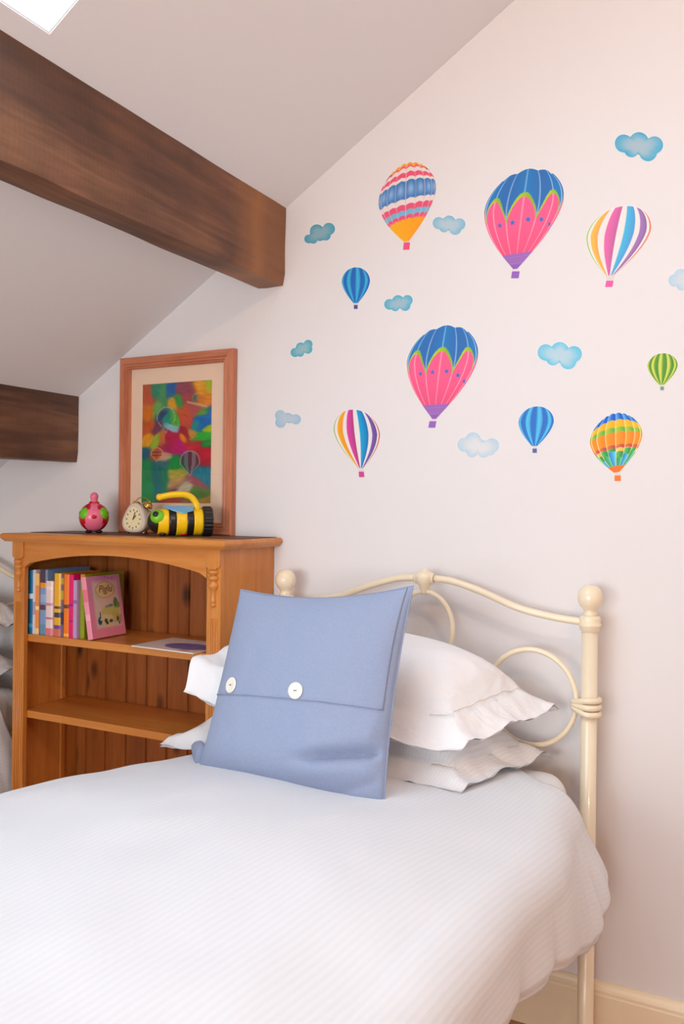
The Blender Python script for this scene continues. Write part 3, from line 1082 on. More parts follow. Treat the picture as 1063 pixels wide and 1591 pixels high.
# pilasters with a half-turned spindle and reeds
spin = [(0.0, 1.292), (0.017, 1.292), (0.0185, 1.287), (0.017, 1.281), (0.010, 1.279), (0.010, 1.276), (0.017, 1.273), (0.0185, 1.268), (0.016, 1.262), (0.010, 1.259),
        (0.012, 1.256), (0.0175, 1.248), (0.0175, 1.242), (0.013, 1.234), (0.009, 1.228), (0.0075, 1.215), (0.009, 1.200), (0.0105, 1.194), (0.007, 1.191), (0.0095, 1.187), (0.0085, 1.180), (0.0, 1.176)]
for xa in (BX0, BX1 - 0.053):
    xc = xa + 0.0265
    st = box('pilaster', (xa, BY + 0.004, 0.0), (xa + 0.053, BY + 0.022, 1.357), Bk, bk, 0.001, 1)
    # shaped head block
    hb = [(0.0, 1.357), (0.053, 1.357), (0.053, 1.308), (0.049, 1.300), (0.043, 1.301), (0.040, 1.296), (0.013, 1.296), (0.010, 1.301), (0.004, 1.300), (0.0, 1.308)]
    nb = len(hb)
    vs = [(xa + x, BY - 0.004, z) for x, z in hb] + [(xa + x, BY + 0.004, z) for x, z in hb]
    mk('head_block', vs, [tuple(range(nb)), tuple(range(2 * nb - 1, nb - 1, -1))] + [(i, i + nb, (i + 1) % nb + nb, (i + 1) % nb) for i in range(nb)], Bk, st)
    lathe('turned_spindle', spin, Bk, st, 20, 'z', (xc, BY + 0.004, 0.0), -PI, 0.0)
    for k in range(4):
        xr = xc - 0.0135 + k * 0.009
        vs, fs = tube_data([(xr, BY + 0.004, 0.12), (xr, BY + 0.004, 1.143)], 0.0036, 8)
        mk('reed', vs, fs, Bk, st, True)
# shelves, base, plinth
for z, nm in ((1.028, 'shelf'), (0.757, 'shelf'), (0.45, 'shelf'), (0.192, 'shelf')):
    box(nm, (BX0 + 0.0205, BY + 0.024, z - 0.026), (BX1 - 0.0205, -0.024, z), M['pine_x'], bk, 0.003, 2)
box('plinth', (BX0 + 0.053, BY + 0.006, 0.0), (BX1 - 0.053, BY + 0.022, 0.190), M['pine_x'], bk, 0.002, 1)
# tongue and groove back
xx = BX0 + 0.0205
edges = [-2.3805, -2.330, -2.233, -2.132, -2.036, -1.941, -1.846, -1.748, -1.650, -1.552, -1.5255]
for i in range(len(edges) - 1):
    a, b_ = edges[i], edges[i + 1]
    w = b_ - a
    # v-jointed plank
    pr = [(0.0, -0.0115), (0.0045, -0.0215), (w - 0.0045, -0.0215), (w, -0.0115), (w, -0.006), (0.0, -0.006)]
    vs = [(x, y, z) for z in (0.176, 1.355) for x, y in pr]
    fs = [tuple(range(5, -1, -1)), tuple(range(6, 12))] + [(k, (k + 1) % 6, (k + 1) % 6 + 6, k + 6) for k in range(6)]
    o = mk('back_plank', vs, fs, M['plank'], bk)
    o.location = (a, 0, 0)
# shelf support strips with pins
for sx, xa in ((1, BX0 + 0.0203), (-1, BX1 - 0.0203)):
    for yy, w in ((BY + 0.035, 0.012), (-0.105, 0.020)):
        s = box('shelf_support', (min(xa, xa + sx * 0.007), yy, 0.193), (max(xa, xa + sx * 0.007), yy + w, 0.730), Bk, bk, 0.0008, 1)
        s2 = box('shelf_support', (min(xa, xa + sx * 0.007), yy, 0.758), (max(xa, xa + sx * 0.007), yy + w, 1.001), Bk, bk, 0.0008, 1)
        for z in (0.66, 0.69, 0.80, 0.84, 0.88, 0.92, 0.96):
            lathe('pin', [(0, 0), (0.0022, 0), (0.0022, 0.002), (0, 0.002)], M['steel'], s if z < 0.75 else s2, 8, 'x', (xa + sx * 0.0072 if sx > 0 else xa - 0.0092, yy + w / 2, z))


# ------------------------------------------------------------------ books
def book(name, label, x, w, z0, h, d, spine, bands=(), yf=-0.283, lean=0.0, cover=None, group='picture books on the top shelf', soft=False, cat='book'):
    """standing book, spine to the room; local x across the thickness, y into the shelf"""
    root = thing(name, label, cat, (x, yf, z0))
    root.rotation_euler = (0, lean, 0)
    # cover boards and rounded spine as one wrapped case
    t = 0.0022
    pr = [(0, d), (0, 0.004), (w * 0.2, 0.0), (w * 0.8, 0.0), (w, 0.004), (w, d), (w - t, d), (w - t, 0.006), (t, 0.006), (t, d)]
    zs = [0.0, h]
    for bz0, bz1, c in bands: zs += [bz0 * h, bz1 * h]
    zs = sorted(set(zs))
    vs, fs, cs = [], [], []
    n = len(pr)
    for z in zs:
        for px_, py_ in pr: vs.append((px_, py_, z))
    for j in range(len(zs) - 1):
        zm = (zs[j] + zs[j + 1]) / 2 / h
        c = spine
        for bz0, bz1, cc in bands:
            if bz0 <= zm <= bz1: c = cc
        for i in range(n):
            fs.append((j * n + i, (j * n + (i + 1) % n), (j + 1) * n + (i + 1) % n, (j + 1) * n + i))
            on_spine = i in (1, 2, 3)
            cs.append(lin(c if on_spine else (cover or spine)))
    L = len(zs) - 1
    for base, flip in ((0, True), (L * n, False)):
        for q in ((0, 1, 8, 9), (1, 2, 3, 4, 7, 8), (4, 5, 6, 7)):
            f = tuple(base + i for i in q)
            fs.append(f if flip else f[::-1]); cs.append(lin(spine))
    mk('cover', vs, fs, M['cover'], root, False, cs)
    box('pages', (t + 0.0002, 0.0064, 0.003), (w - t - 0.0002, d - 0.004, h - 0.003), M['paper'], root)
    return root


SH = 1.0285
book('picture_book', 'blue spined picture book at the left end of the top shelf', -2.361, 0.022, SH, 0.226, 0.20, (18, 110, 160), [(0.55, 0.63, (210, 225, 235)), (0.1, 0.16, (60, 160, 200))])
book('picture_book', 'thin white spined picture book next to the blue one', -2.338, 0.011, SH, 0.228, 0.21, (226, 222, 226), [(0.3, 0.5, (190, 170, 190))])
book('picture_book', 'orange and cream spined picture book among the left books', -2.326, 0.016, SH, 0.216, 0.19, (238, 150, 80), [(0.0, 0.1, (240, 214, 160)), (0.8, 1.0, (246, 200, 120)), (0.4, 0.46, (250, 230, 180))])
book('picture_book', 'tall light blue picture book with dark patterned top band', -2.309, 0.036, SH, 0.230, 0.21, (122, 158, 205), [(0.80, 1.0, (70, 62, 90)), (0.72, 0.80, (236, 150, 40)), (0.38, 0.46, (96, 66, 82)), (0.5, 0.62, (150, 180, 220)), (0.0, 0.16, (100, 150, 176))], yf=-0.279)
book('picture_book', 'pale pink and white spined picture book between blue and yellow ones', -2.272, 0.034, SH, 0.192, 0.19, (236, 210, 206), [(0.0, 0.14, (226, 120, 130)), (0.30, 0.34, (200, 120, 150)), (0.55, 0.60, (206, 140, 160)), (0.84, 0.9, (246, 226, 220))], yf=-0.287)
book('picture_book', 'yellow spined picture book in the middle of the row', -2.236, 0.032, SH, 0.220, 0.19, (240, 178, 22), [(0.30, 0.38, (70, 60, 70)), (0.44, 0.48, (90, 70, 60)), (0.0, 0.12, (214, 110, 90)), (0.12, 0.18, (110, 70, 140))])
book('picture_book', 'thin patterned violet and gold spined picture book beside the yellow one', -2.203, 0.012, SH, 0.216, 0.18, (128, 104, 120), [(0.6, 0.75, (190, 170, 60)), (0.2, 0.4, (60, 54, 90)), (0.85, 0.95, (196, 160, 60))])
book('picture_book', 'orange spined picture book right of the yellow ones', -2.190, 0.024, SH, 0.219, 0.18, (250, 128, 20), [(0.46, 0.52, (120, 60, 50)), (0.02, 0.06, (250, 190, 90))])
book('picture_book', 'magenta spined picture book right of the orange one', -2.165, 0.019, SH, 0.219, 0.18, (232, 24, 112), [(0.5, 0.54, (150, 30, 130)), (0.25, 0.28, (160, 40, 120))])
book('picture_book', 'thin lilac spined picture book next to the magenta one', -2.145, 0.016, SH, 0.200, 0.17, (196, 160, 206), [(0.6, 0.66, (150, 110, 180))])
book('picture_book', 'olive green picture book mostly hidden behind the pink one', -2.128, 0.020, SH, 0.221, 0.20, (150, 164, 24), [(0.9, 1.0, (196, 150, 60))], yf=-0.268)

# the leaning pink book with an illustrated front cover
LEAN = math.radians(-10)
PBX, PBH, PBD, PBW = -2.0690, 0.214, 0.168, 0.022
pb = book('picture_book', 'leaning pink picture book showing its illustrated front cover with a title oval', PBX, PBW, SH, PBH, PBD, (244, 150, 176), [(0.6, 0.8, (236, 120, 140)), (0.3, 0.4, (248, 178, 196))], yf=-0.290, lean=LEAN, cover=(240, 140, 170))
nu, nv = 64, 84
vs, fs, cs = [], [], []
e = 0.0006
for j in range(nv + 1):
    for i in range(nu + 1):
        vs.append((PBW + e, 0.010 + (PBD - 0.0105) * i / nu, 0.0005 + (PBH - 0.001) * j / nv))
blobs = [  # u, v (from bottom left), ru, rv, colour, strength
    (0.55, 0.55, 0.36, 0.30, (226, 190, 176), 1.0), (0.30, 0.72, 0.20, 0.14, (206, 190, 150), 0.8), (0.60, 0.42, 0.36, 0.10, (206, 196, 110), 1.0), (0.70, 0.30, 0.30, 0.10, (200, 186, 96), 1.0),
    (0.45, 0.28, 0.30, 0.10, (226, 206, 150), 1.0), (0.78, 0.54, 0.09, 0.10, (90, 130, 72), 1.0), (0.86, 0.50, 0.07, 0.06, (110, 150, 80), 1.0), (0.62, 0.50, 0.10, 0.03, (124, 134, 130), 0.9), (0.50, 0.49, 0.08, 0.025, (140, 140, 140), 0.8),
    (0.24, 0.27, 0.075, 0.075, (52, 84, 96), 1.0), (0.265, 0.355, 0.018, 0.07, (60, 76, 84), 1.0), (0.275, 0.29, 0.03, 0.025, (220, 226, 226), 1.0), (0.42, 0.26, 0.06, 0.045, (74, 78, 60), 1.0), (0.45, 0.22, 0.05, 0.03, (60, 70, 52), 1.0),
    (0.58, 0.25, 0.07, 0.035, (80, 84, 60), 1.0), (0.68, 0.29, 0.05, 0.05, (232, 170, 130), 1.0), (0.80, 0.27, 0.05, 0.06, (96, 84, 56), 1.0), (0.88, 0.25, 0.04, 0.05, (180, 150, 90), 1.0), (0.90, 0.31, 0.02, 0.02, (214, 90, 50), 1.0), (0.50, 0.17, 0.20, 0.03, (236, 206, 140), 0.8), (0.84, 0.20, 0.03, 0.03, (70, 60, 44), 1.0)]
for j in range(nv):
    for i in range(nu):
        fs.append((j * (nu + 1) + i, j * (nu + 1) + i + 1, (j + 1) * (nu + 1) + i + 1, (j + 1) * (nu + 1) + i))
        u, v = (i + 0.5) / nu, (j + 0.5) / nv
        c = mixc((246, 140, 160), (216, 140, 186), v)
        nn = noise.noise(Vector((u * 9, v * 12, 2)))
        inside = min(smooth01(0.08, 0.16, u), 1 - smooth01(0.86, 0.95, u), smooth01(0.12, 0.18, v), 1 - smooth01(0.86, 0.95, v))
        cc = (224, 196, 182)
        for bu, bv, ru, rv, bc, st in blobs:
            d = math.hypot((u - bu) / ru, (v - bv) / rv) + 0.18 * nn
            if d < 1: cc = mixc(cc, bc, st * (1 - smooth01(0.6, 1.0, d)))
        c = mixc(c, cc, inside)
        d = math.hypot((u - 0.50) / 0.30, (v - 0.765) / 0.135)
        if d < 1.0: c = (230, 198, 140) if d < 0.92 else (196, 140, 116)
        if noise.noise(Vector((u * 26, v * 30, 9))) > 0.55 and v > 0.9: c = (96, 80, 120)
        cs.append(lin(c))
mk('cover_picture', vs, fs, M['cover'], pb, False, cs)
M['ink'] = plain('brown_ink', (112, 74, 58), 0.6)
mm = Matrix(((0, 0, 1, PBW + 0.001), (1, 0, 0, 0.010 + (PBD - 0.0105) * 0.50), (0, 1, 0, PBH * 0.775), (0, 0, 0, 1)))
text_mesh('title', 'Piglu', 0.036, M['ink'], pb, mm, 0.25)

# flat book lying at the right end of the shelf
fb = thing('picture_book', 'thin white book with a purple oval lying flat on the right of the shelf', 'book', (-1.725, -0.262, 1.0285), math.radians(-3), 'picture books on the top shelf')
box('cover', (-0.13, -0.055, 0.0), (0.13, 0.145, 0.004), M['vinyl'], fb, 0.0008, 1)
nu, nv = 60, 46
vs, fs, cs = [], [], []
for j in range(nv + 1):
    for i in range(nu + 1): vs.append((-0.128 + 0.256 * i / nu, -0.053 + 0.196 * j / nv, 0.0044))
for j in range(nv):
    for i in range(nu):
        u, v = (i + .5) / nu, (j + .5) / nv
        fs.append((j * (nu + 1) + i, j * (nu + 1) + i + 1, (j + 1) * (nu + 1) + i + 1, (j + 1) * (nu + 1) + i))
        c = (236, 222, 214) if u < 0.75 or v > 0.3 else (240, 206, 190)
        d = math.hypot((u - 0.66) / 0.36, (v - 0.42) / 0.27)
        if d < 1: c = mixc((84, 84, 158), (116, 110, 176), noise.noise(Vector((u * 5, v * 5, 1))) + 0.4)
        if math.hypot((u - 0.80) / 0.07, (v - 0.10) / 0.06) < 1: c = (226, 140, 130)
        cs.append(lin(c))
mk('cover_picture', vs, fs, M['cover'], fb, False, cs)

# ------------------------------------------------------------------ framed picture leaning behind the toys
fx0, fx1, fz0, fz1 = -2.177, -1.666, BKZ + 0.0024, 2.039
pf = thing('framed_picture', 'tall pinkish wood picture frame with an abstract balloon painting on the bookcase', 'picture', ((fx0 + fx1) / 2, -0.0, fz0))
HW, HH = (fx1 - fx0) / 2, fz1 - fz0
prof_f = [(0.0, 0.0), (0.0, -0.022), (0.004, -0.027), (0.024, -0.027), (0.026, -0.023), (0.030, -0.025), (0.034, -0.025), (0.036, -0.020), (0.041, -0.022), (0.042, -0.018), (0.044, -0.010), (0.044, 0.0)]
FW = 0.044
YB = -0.004
crn = [(-HW, 0.0, 1, 1), (HW, 0.0, -1, 1), (HW, HH, -1, -1), (-HW, HH, 1, -1)]
for k in range(4):
    vs, n = [], len(prof_f)
    for (cx, cz, sx, sz) in (crn[k], crn[(k + 1) % 4]):
        for d, y in prof_f: vs.append((cx + sx * d, YB + y, cz + sz * d))
    fs = [(i, (i + 1) % n, (i + 1) % n + n, i + n) for i in range(n)] + [tuple(range(n)), tuple(range(2 * n - 1, n - 1, -1))]
    mk('frame_rail', vs, fs, M['frame_x'] if k % 2 == 0 else M['frame'], pf)
ix, iz0, iz1 = HW - FW, FW, HH - FW
pa0, pa1 = at(216, 597, -0.012), at(322, 781, -0.012)
ox0, ox1, oz0, oz1 = -2.081 - pf.location.x, -1.768 - pf.location.x, 1.500 - fz0, 1.937 - fz0
# mount with a bevelled window
vs, fs = [], []
for (x0, x1, z0, z1, y) in ((-ix - 0.002, ix + 0.002, iz0 - 0.002, iz1 + 0.002, -0.011), (ox0 - 0.002, ox1 + 0.002, oz0 - 0.002, oz1 + 0.002, -0.011), (ox0, ox1, oz0, oz1, -0.0092)):
    vs += [(x0, y, z0), (x1, y, z0), (x1, y, z1), (x0, y, z1)]
for j in (0, 4):
    for i in range(4): fs.append((j + i, j + (i + 1) % 4, j + 4 + (i + 1) % 4, j + 4 + i))
mk('mount', vs, fs, M['mat'], pf)
# painting
nu, nv = 112, 160
STRK = [  # u, v from top left, length, width, angle(deg), colour
    (0.10, 0.10, .22, .10, 70, (196, 84, 44)), (0.18, 0.08, .16, .10, 20, (40, 140, 110)), (0.30, 0.12, .20, .12, 60, (70, 150, 90)), (0.42, 0.05, .14, .07, -60, (20, 96, 170)), (0.38, 0.10, .12, .06, -50, (24, 110, 160)),
    (0.62, 0.06, .22, .10, 10, (150, 70, 84)), (0.70, 0.14, .22, .10, 20, (176, 64, 66)), (0.86, 0.05, .20, .12, 10, (236, 166, 20)), (0.94, 0.03, .14, .06, 80, (170, 200, 20)), (0.88, 0.16, .16, .09, 10, (226, 128, 34)),
    (0.42, 0.17, .16, .07, 40, (226, 160, 30)), (0.54, 0.16, .14, .07, 50, (60, 150, 60)), (0.10, 0.24, .16, .14, 80, (222, 120, 24)), (0.22, 0.22, .22, .10, -40, (110, 170, 80)), (0.06, 0.36, .14, .16, 80, (206, 90, 34)),
    (0.28, 0.27, .18, .09, -40, (50, 70, 120)), (0.36, 0.30, .20, .11, -30, (30, 150, 130)), (0.46, 0.30, .16, .08, 70, (80, 180, 50)), (0.42, 0.37, .20, .06, 20, (150, 200, 210)), (0.24, 0.36, .20, .07, -50, (120, 60, 90)),
    (0.62, 0.24, .18, .10, 30, (206, 84, 40)), (0.74, 0.24, .20, .08, 10, (190, 80, 80)), (0.66, 0.33, .18, .09, 50, (208, 80, 60)), (0.86, 0.26, .20, .05, 0, (90, 170, 50)), (0.90, 0.31, .24, .11, -30, (8, 110, 190)),
    (0.78, 0.36, .16, .07, -30, (20, 150, 150)), (0.96, 0.40, .10, .05, 0, (180, 200, 20)), (0.88, 0.46, .28, .06, -10, (40, 180, 50)), (0.92, 0.52, .20, .05, 0, (16, 150, 50)), (0.72, 0.43, .14, .06, 30, (206, 150, 60)),
    (0.10, 0.47, .14, .08, -60, (236, 160, 20)), (0.20, 0.48, .20, .06, -50, (160, 190, 50)), (0.30, 0.46, .18, .08, 70, (200, 120, 50)), (0.42, 0.47, .22, .12, 10, (190, 24, 70)), (0.52, 0.54, .24, .14, 20, (196, 10, 110)),
    (0.40, 0.53, .20, .10, 20, (170, 30, 80)), (0.60, 0.46, .10, .06, 60, (240, 140, 10)), (0.62, 0.42, .16, .08, 20, (170, 30, 50)), (0.76, 0.52, .24, .08, 0, (200, 40, 50)), (0.88, 0.60, .26, .14, 0, (196, 10, 44)), (0.92, 0.67, .2, .07, 0, (176, 20, 44)),
    (0.06, 0.58, .10, .10, 80, (20, 100, 130)), (0.16, 0.60, .14, .08, 40, (150, 90, 60)), (0.34, 0.62, .24, .06, -10, (210, 160, 130)), (0.50, 0.66, .18, .13, 80, (0, 150, 60)), (0.30, 0.67, .22, .06, -10, (60, 110, 120)),
    (0.08, 0.74, .22, .12, 80, (10, 140, 70)), (0.22, 0.76, .30, .14, 80, (10, 110, 110)), (0.34, 0.80, .26, .10, 80, (20, 130, 90)), (0.12, 0.90, .26, .10, 70, (16, 150, 80)), (0.24, 0.90, .22, .08, 80, (10, 120, 130)),
    (0.48, 0.76, .20, .08, -10, (190, 170, 60)), (0.46, 0.84, .20, .07, -20, (200, 150, 90)), (0.92, 0.76, .20, .14, 80, (10, 130, 150)), (0.82, 0.84, .20, .07, 20, (170, 80, 90)), (0.62, 0.88, .26, .07, -20, (206, 190, 160)),
    (0.84, 0.92, .26, .10, 20, (90, 140, 50)), (0.92, 0.97, .2, .06, 0, (190, 140, 40)), (0.44, 0.92, .30, .06, -30, (130, 80, 80)), (0.40, 0.97, .34, .05, -15, (180, 70, 40)), (0.70, 0.96, .22, .06, 30, (150, 110, 60)), (0.60, 0.93, .12, .05, 0, (120, 84, 70))]


def art_colour(u, v):
    acc, tot = [0.0, 0.0, 0.0], 1e-9
    wu = u + 0.020 * noise.noise(Vector((u * 7, v * 9, 4)))
    wv = v + 0.014 * noise.noise(Vector((u * 8, v * 9, 14)))
    for k, (su, sv, ln, wd, an, col_) in enumerate(STRK):
        a = math.radians(an)
        du, dv = (wu - su), (wv - sv) * 1.4
        p = du * math.cos(a) + dv * math.sin(a)
        q = -du * math.sin(a) + dv * math.cos(a)
        d = math.hypot(p / (ln * 0.62), q / (wd * 0.85))
        if d > 2.2: continue
        d += 0.22 * noise.noise(Vector((p * 5 + k * 3.1, q * 26, k)))
        wgt = math.exp(-6.5 * max(0, d))
        sh = 1 + 0.16 * noise.noise(Vector((p * 7, q * 70, k + 50)))
        for c_ in range(3): acc[c_] += col_[c_] * sh * wgt
        tot += wgt
    c = tuple(max(0, min(255, x / tot)) for x in acc)
    # sketched balloons: pale outlines
    def outl(bu, bv, ru, rv, base, c, fill=None, stripes=0, wl=0.10):
        x, y = (u - bu) / ru, (v - bv) / rv
        if y > 0.25: x = x / max(0.28, 1 - 0.75 * (y - 0.25))
        d = math.hypot(x, y if y < 0 else y / 1.35)
        if d < 1 and fill is not None:
            kk = int(math.floor((x + 1) * stripes / 2)) if stripes else 0
            c = mixc(c, fill[kk % len(fill)], 0.8)
        if abs(d - 1) < wl: c = mixc(c, base, 0.6)
        return c
    c = outl(0.35, 0.29, 0.13, 0.09, (190, 210, 200), c, None, 0, 0.05)
    c = outl(0.22, 0.585, 0.085, 0.048, (226, 180, 130), c, ((206, 96, 50), (196, 80, 44)), 3)
    if abs(u - 0.22) < 0.07 and (abs(v - 0.575) < 0.004 or abs(v - 0.60) < 0.004): c = (60, 30, 26)
    c = outl(0.70, 0.655, 0.135, 0.085, (176, 170, 170), c, ((82, 54, 62), (96, 120, 124), (76, 50, 56), (120, 130, 134), (84, 56, 60)), 5, 0.07)
    c = outl(0.76, 0.14, 0.035, 0.035, (160, 190, 160), c, ((70, 130, 90),), 1)
    if abs(u - 0.79) < 0.14 and abs(v - (0.19 + (u - 0.79) * 0.15)) < 0.010: c = mixc(c, (206, 190, 140), 0.7)
    return tuple(x * 0.92 for x in c)


vs, fs, cs = [], [], []
for j in range(nv + 1):
    for i in range(nu + 1):
        u, v = i / nu, j / nv
        vs.append((ox0 - 0.001 + (ox1 - ox0 + 0.002) * u, -0.0082, oz1 + 0.001 - (oz1 - oz0 + 0.002) * v))
        cs.append(lin(art_colour(u, v)))
for j in range(nv):
    for i in range(nu): fs.append((j * (nu + 1) + i, (j + 1) * (nu + 1) + i, (j + 1) * (nu + 1) + i + 1, j * (nu + 1) + i + 1))
mk('painting', vs, fs, M['paint'], pf, True, cs)
box('backing_board', (-ix - 0.004, -0.0078, iz0 - 0.004), (ix + 0.004, -0.0035, iz1 + 0.004), M['darkwood'], pf)
box('glass', (-ix - 0.002, -0.0150, iz0 - 0.002), (ix + 0.002, -0.0130, iz1 + 0.002), M['glass'], pf)

# ------------------------------------------------------------------ toys and clock on the bookcase
ZT = BKZ + 0.0025
# round ladybird toy with upright handle
tx, ty = -2.165, -0.165
ty_r = 0.066
lb = thing('toy_torch', 'round red and pink toy with green eyes and an upright pink handle', 'toy', (tx, ty, ZT))
lb.rotation_euler = (0, 0, math.radians(44))
lb.scale = (0.79, 0.79, 0.82)
sc_ = 0.066
bm = bmesh.new()
bmesh.ops.create_uvsphere(bm, u_segments=40, v_segments=28, radius=sc_)
for v in bm.verts: v.co.z = v.co.z * 0.97 + sc_ * 0.97 + 0.006
bm.normal_update()
me = bpy.data.meshes.new('body')
bm.to_mesh(me); bm.free()
me.materials.append(M['red']); me.materials.append(M['pink'])
cz = sc_ * 0.97 + 0.006
for p in me.polygons:
    c = p.center
    if c.y < 0 and math.hypot(c.x / 0.040, (c.z - cz + 0.012) / 0.056) < 1: p.material_index = 1
    if c.y < 0 and abs(c.x) < 0.016 and c.z > cz: p.material_index = 1
    p.use_smooth = True
link(bpy.data.objects.new('body', me), lb)
for s in (-1, 1):
    d = Vector((s * 0.74, -0.62, 0.28)).normalized()
    rot = d.to_track_quat('Z', 'Y').to_matrix()
    ey = ball('eye', d * sc_ * 0.86 + Vector((0, 0, cz)), 0.027, M['green'], lb, 18, (1, 1, 0.55), rot)
    d2 = Vector((s * 0.92, -0.42, 0.30)).normalized()
    ball('pupil', d2 * sc_ * 0.985 + Vector((0, 0, cz)), 0.012, M['black'], ey, 12, (1, 1, 0.5), d2.to_track_quat('Z', 'Y').to_matrix())
    ball('foot', (s * 0.022, -0.016, 0.0075), 0.017, M['black'], lb, 14, (1, 1.2, 0.44))
ball('nose', (0, -sc_ * 0.985, cz + 0.002), 0.011, M['red'], lb, 12, (1.1, 0.6, 0.75))
tube('handle', spline([(0, 0.012, cz + 0.045), (0, -0.004, cz + 0.075), (0, -0.002, cz + 0.086), (0, 0.02, cz + 0.088), (0, 0.045, cz + 0.080), (0, 0.052, cz + 0.03)], 5), 0.0155, M['pink'], lb, 14)
ball('handle_tip', (0, -0.006, cz + 0.090), 0.0185, M['pink'], lb, 16)
lathe('collar', [(0, 0), (0.022, 0), (0.024, 0.006), (0.019, 0.013), (0, 0.013)], M['red'], lb, 18, 'z', (0, 0.004, cz + 0.056))

# twin-bell alarm clock with a rounded triangular face
ck = thing('alarm_clock', 'small cream alarm clock with brass bells beside the bee torch', 'clock', (-1.955, -0.165, ZT))
ck.rotation_euler = (math.radians(-4), 0, math.radians(-3))


def egg(a, k):      # rounded triangle, flat bottom
    r_ = 0.050 * k * (1 + 0.10 * math.cos(3 * (a - PI / 2)))
    return r_ * math.cos(a), r_ * math.sin(a) * 1.0


CKZ = 0.052
n = 40
prof_c = [(0.80, -0.034), (0.86, -0.036), (1.0, -0.034), (1.04, -0.026), (1.0, -0.016), (0.92, 0.0), (0.80, 0.02), (0.62, 0.042), (0.0, 0.046)]
vs, fs = [], []
for k, y in prof_c:
    for i in range(n):
        x, z = egg(2 * PI * i / n, k)
        vs.append((x, y, z + CKZ))
for j in range(len(prof_c) - 1):
    for i in range(n):
        i2 = (i + 1) % n
        fs.append((j * n + i, j * n + i2, (j + 1) * n + i2, (j + 1) * n + i))
mk('case', vs, fs, M['cream'], ck, True)
vs = [(egg(2 * PI * i / n, 0.82)[0], -0.0335, egg(2 * PI * i / n, 0.82)[1] + CKZ) for i in range(n)]
dl = mk('dial', vs, [tuple(range(n))], M['dial'], ck)
for k in range(12):
    a = 2 * PI * k / 12
    r_ = 0.031
    box('hour_mark', (-0.0016, -0.0348, 0.028), (0.0016, -0.0336, 0.034), M['ink'], dl, 0, 1, Matrix.Translation((0, 0, CKZ)) @ Matrix.Rotation(a, 4, 'Y'))
box('hour_hand', (-0.0018, -0.0356, -0.003), (0.0018, -0.0349, 0.017), M['ink'], dl, 0, 1, Matrix.Translation((0, 0, CKZ)) @ Matrix.Rotation(0.75, 4, 'Y'))
box('minute_hand', (-0.0013, -0.0364, -0.003), (0.0013, -0.0357, 0.026), M['ink'], dl, 0, 1, Matrix.Translation((0, 0, CKZ)) @ Matrix.Rotation(0.35, 4, 'Y'))
for s in (-1, 1):
    rot = Matrix.Rotation(s * 0.55, 3, 'Y')
    bell = lathe('bell', [(0.0, 0.017), (0.008, 0.0155), (0.015, 0.010), (0.018, 0.002), (0.0185, 0.0), (0.016, 0.0), (0.0, 0.008)], M['brass'], ck, 20)
    bell.rotation_euler = (0, s * 0.55, 0)
    bell.location = (s * 0.026, 0.004, CKZ + 0.047)
    ball('knob', (0, 0, 0.019), 0.004, M['brass'], bell, 10)
    tube('leg', [(s * 0.026, -0.012, CKZ - 0.036), (s * 0.036, -0.016, 0.0035)], 0.0032, M['brass'], ck, 8)
tube('hammer', [(0, 0.004, CKZ + 0.044), (0, 0.004, CKZ + 0.060)], 0.0018, M['brass'], ck, 8)
tube('carry_loop', [(0.03 * math.cos(a), 0.004, CKZ + 0.060 + 0.018 * math.sin(a)) for a in [PI * k / 12 for k in range(13)]], 0.0016, M['brass'], ck, 8)
tube('leg', [(0, 0.03, CKZ - 0.02), (0, 0.036, 0.0035)], 0.0032, M['brass'], ck, 8)

# bee torch
bee = thing('bee_torch', 'yellow and black striped bee torch with a yellow handle, in front of the picture', 'toy torch', (-1.775, -0.165, ZT))
bee.rotation_euler = (0, 0, math.radians(46))
bee.location.x = -1.772; bee.location.y = -0.175
BR, BZ = 0.047, 0.048
seg = [(-0.075, -0.040, 'yellow', 'stripe'), (-0.040, -0.016, 'black', 'stripe'), (-0.016, 0.020, 'yellow', 'stripe'), (0.020, 0.042, 'black', 'stripe'), (0.042, 0.074, 'yellow', 'stripe')]
def brad(x): return BR * (1 - 0.16 * ((x - 0.0) / 0.085) ** 2) if x < 0 else BR * (1 - 0.05 * (x / 0.08))
for a, b_, mt_, nm in seg:
    pr = [(0.0, a)] + [(brad(a + (b_ - a) * k / 5), a + (b_ - a) * k / 5) for k in range(6)] + [(0.0, b_)]
    if mt_ == 'black': pr = [(r_ * 1.012, h) for r_, h in pr]
    lathe(nm, pr, M[mt_], bee, 32, 'x', (0, 0, BZ))
hd = lathe('head', [(0.0, -0.108), (0.012, -0.106), (0.024, -0.100), (0.033, -0.090), (0.038, -0.080), (0.0395, -0.075), (0, -0.075)], M['black'], bee, 28, 'x', (0, 0, BZ))
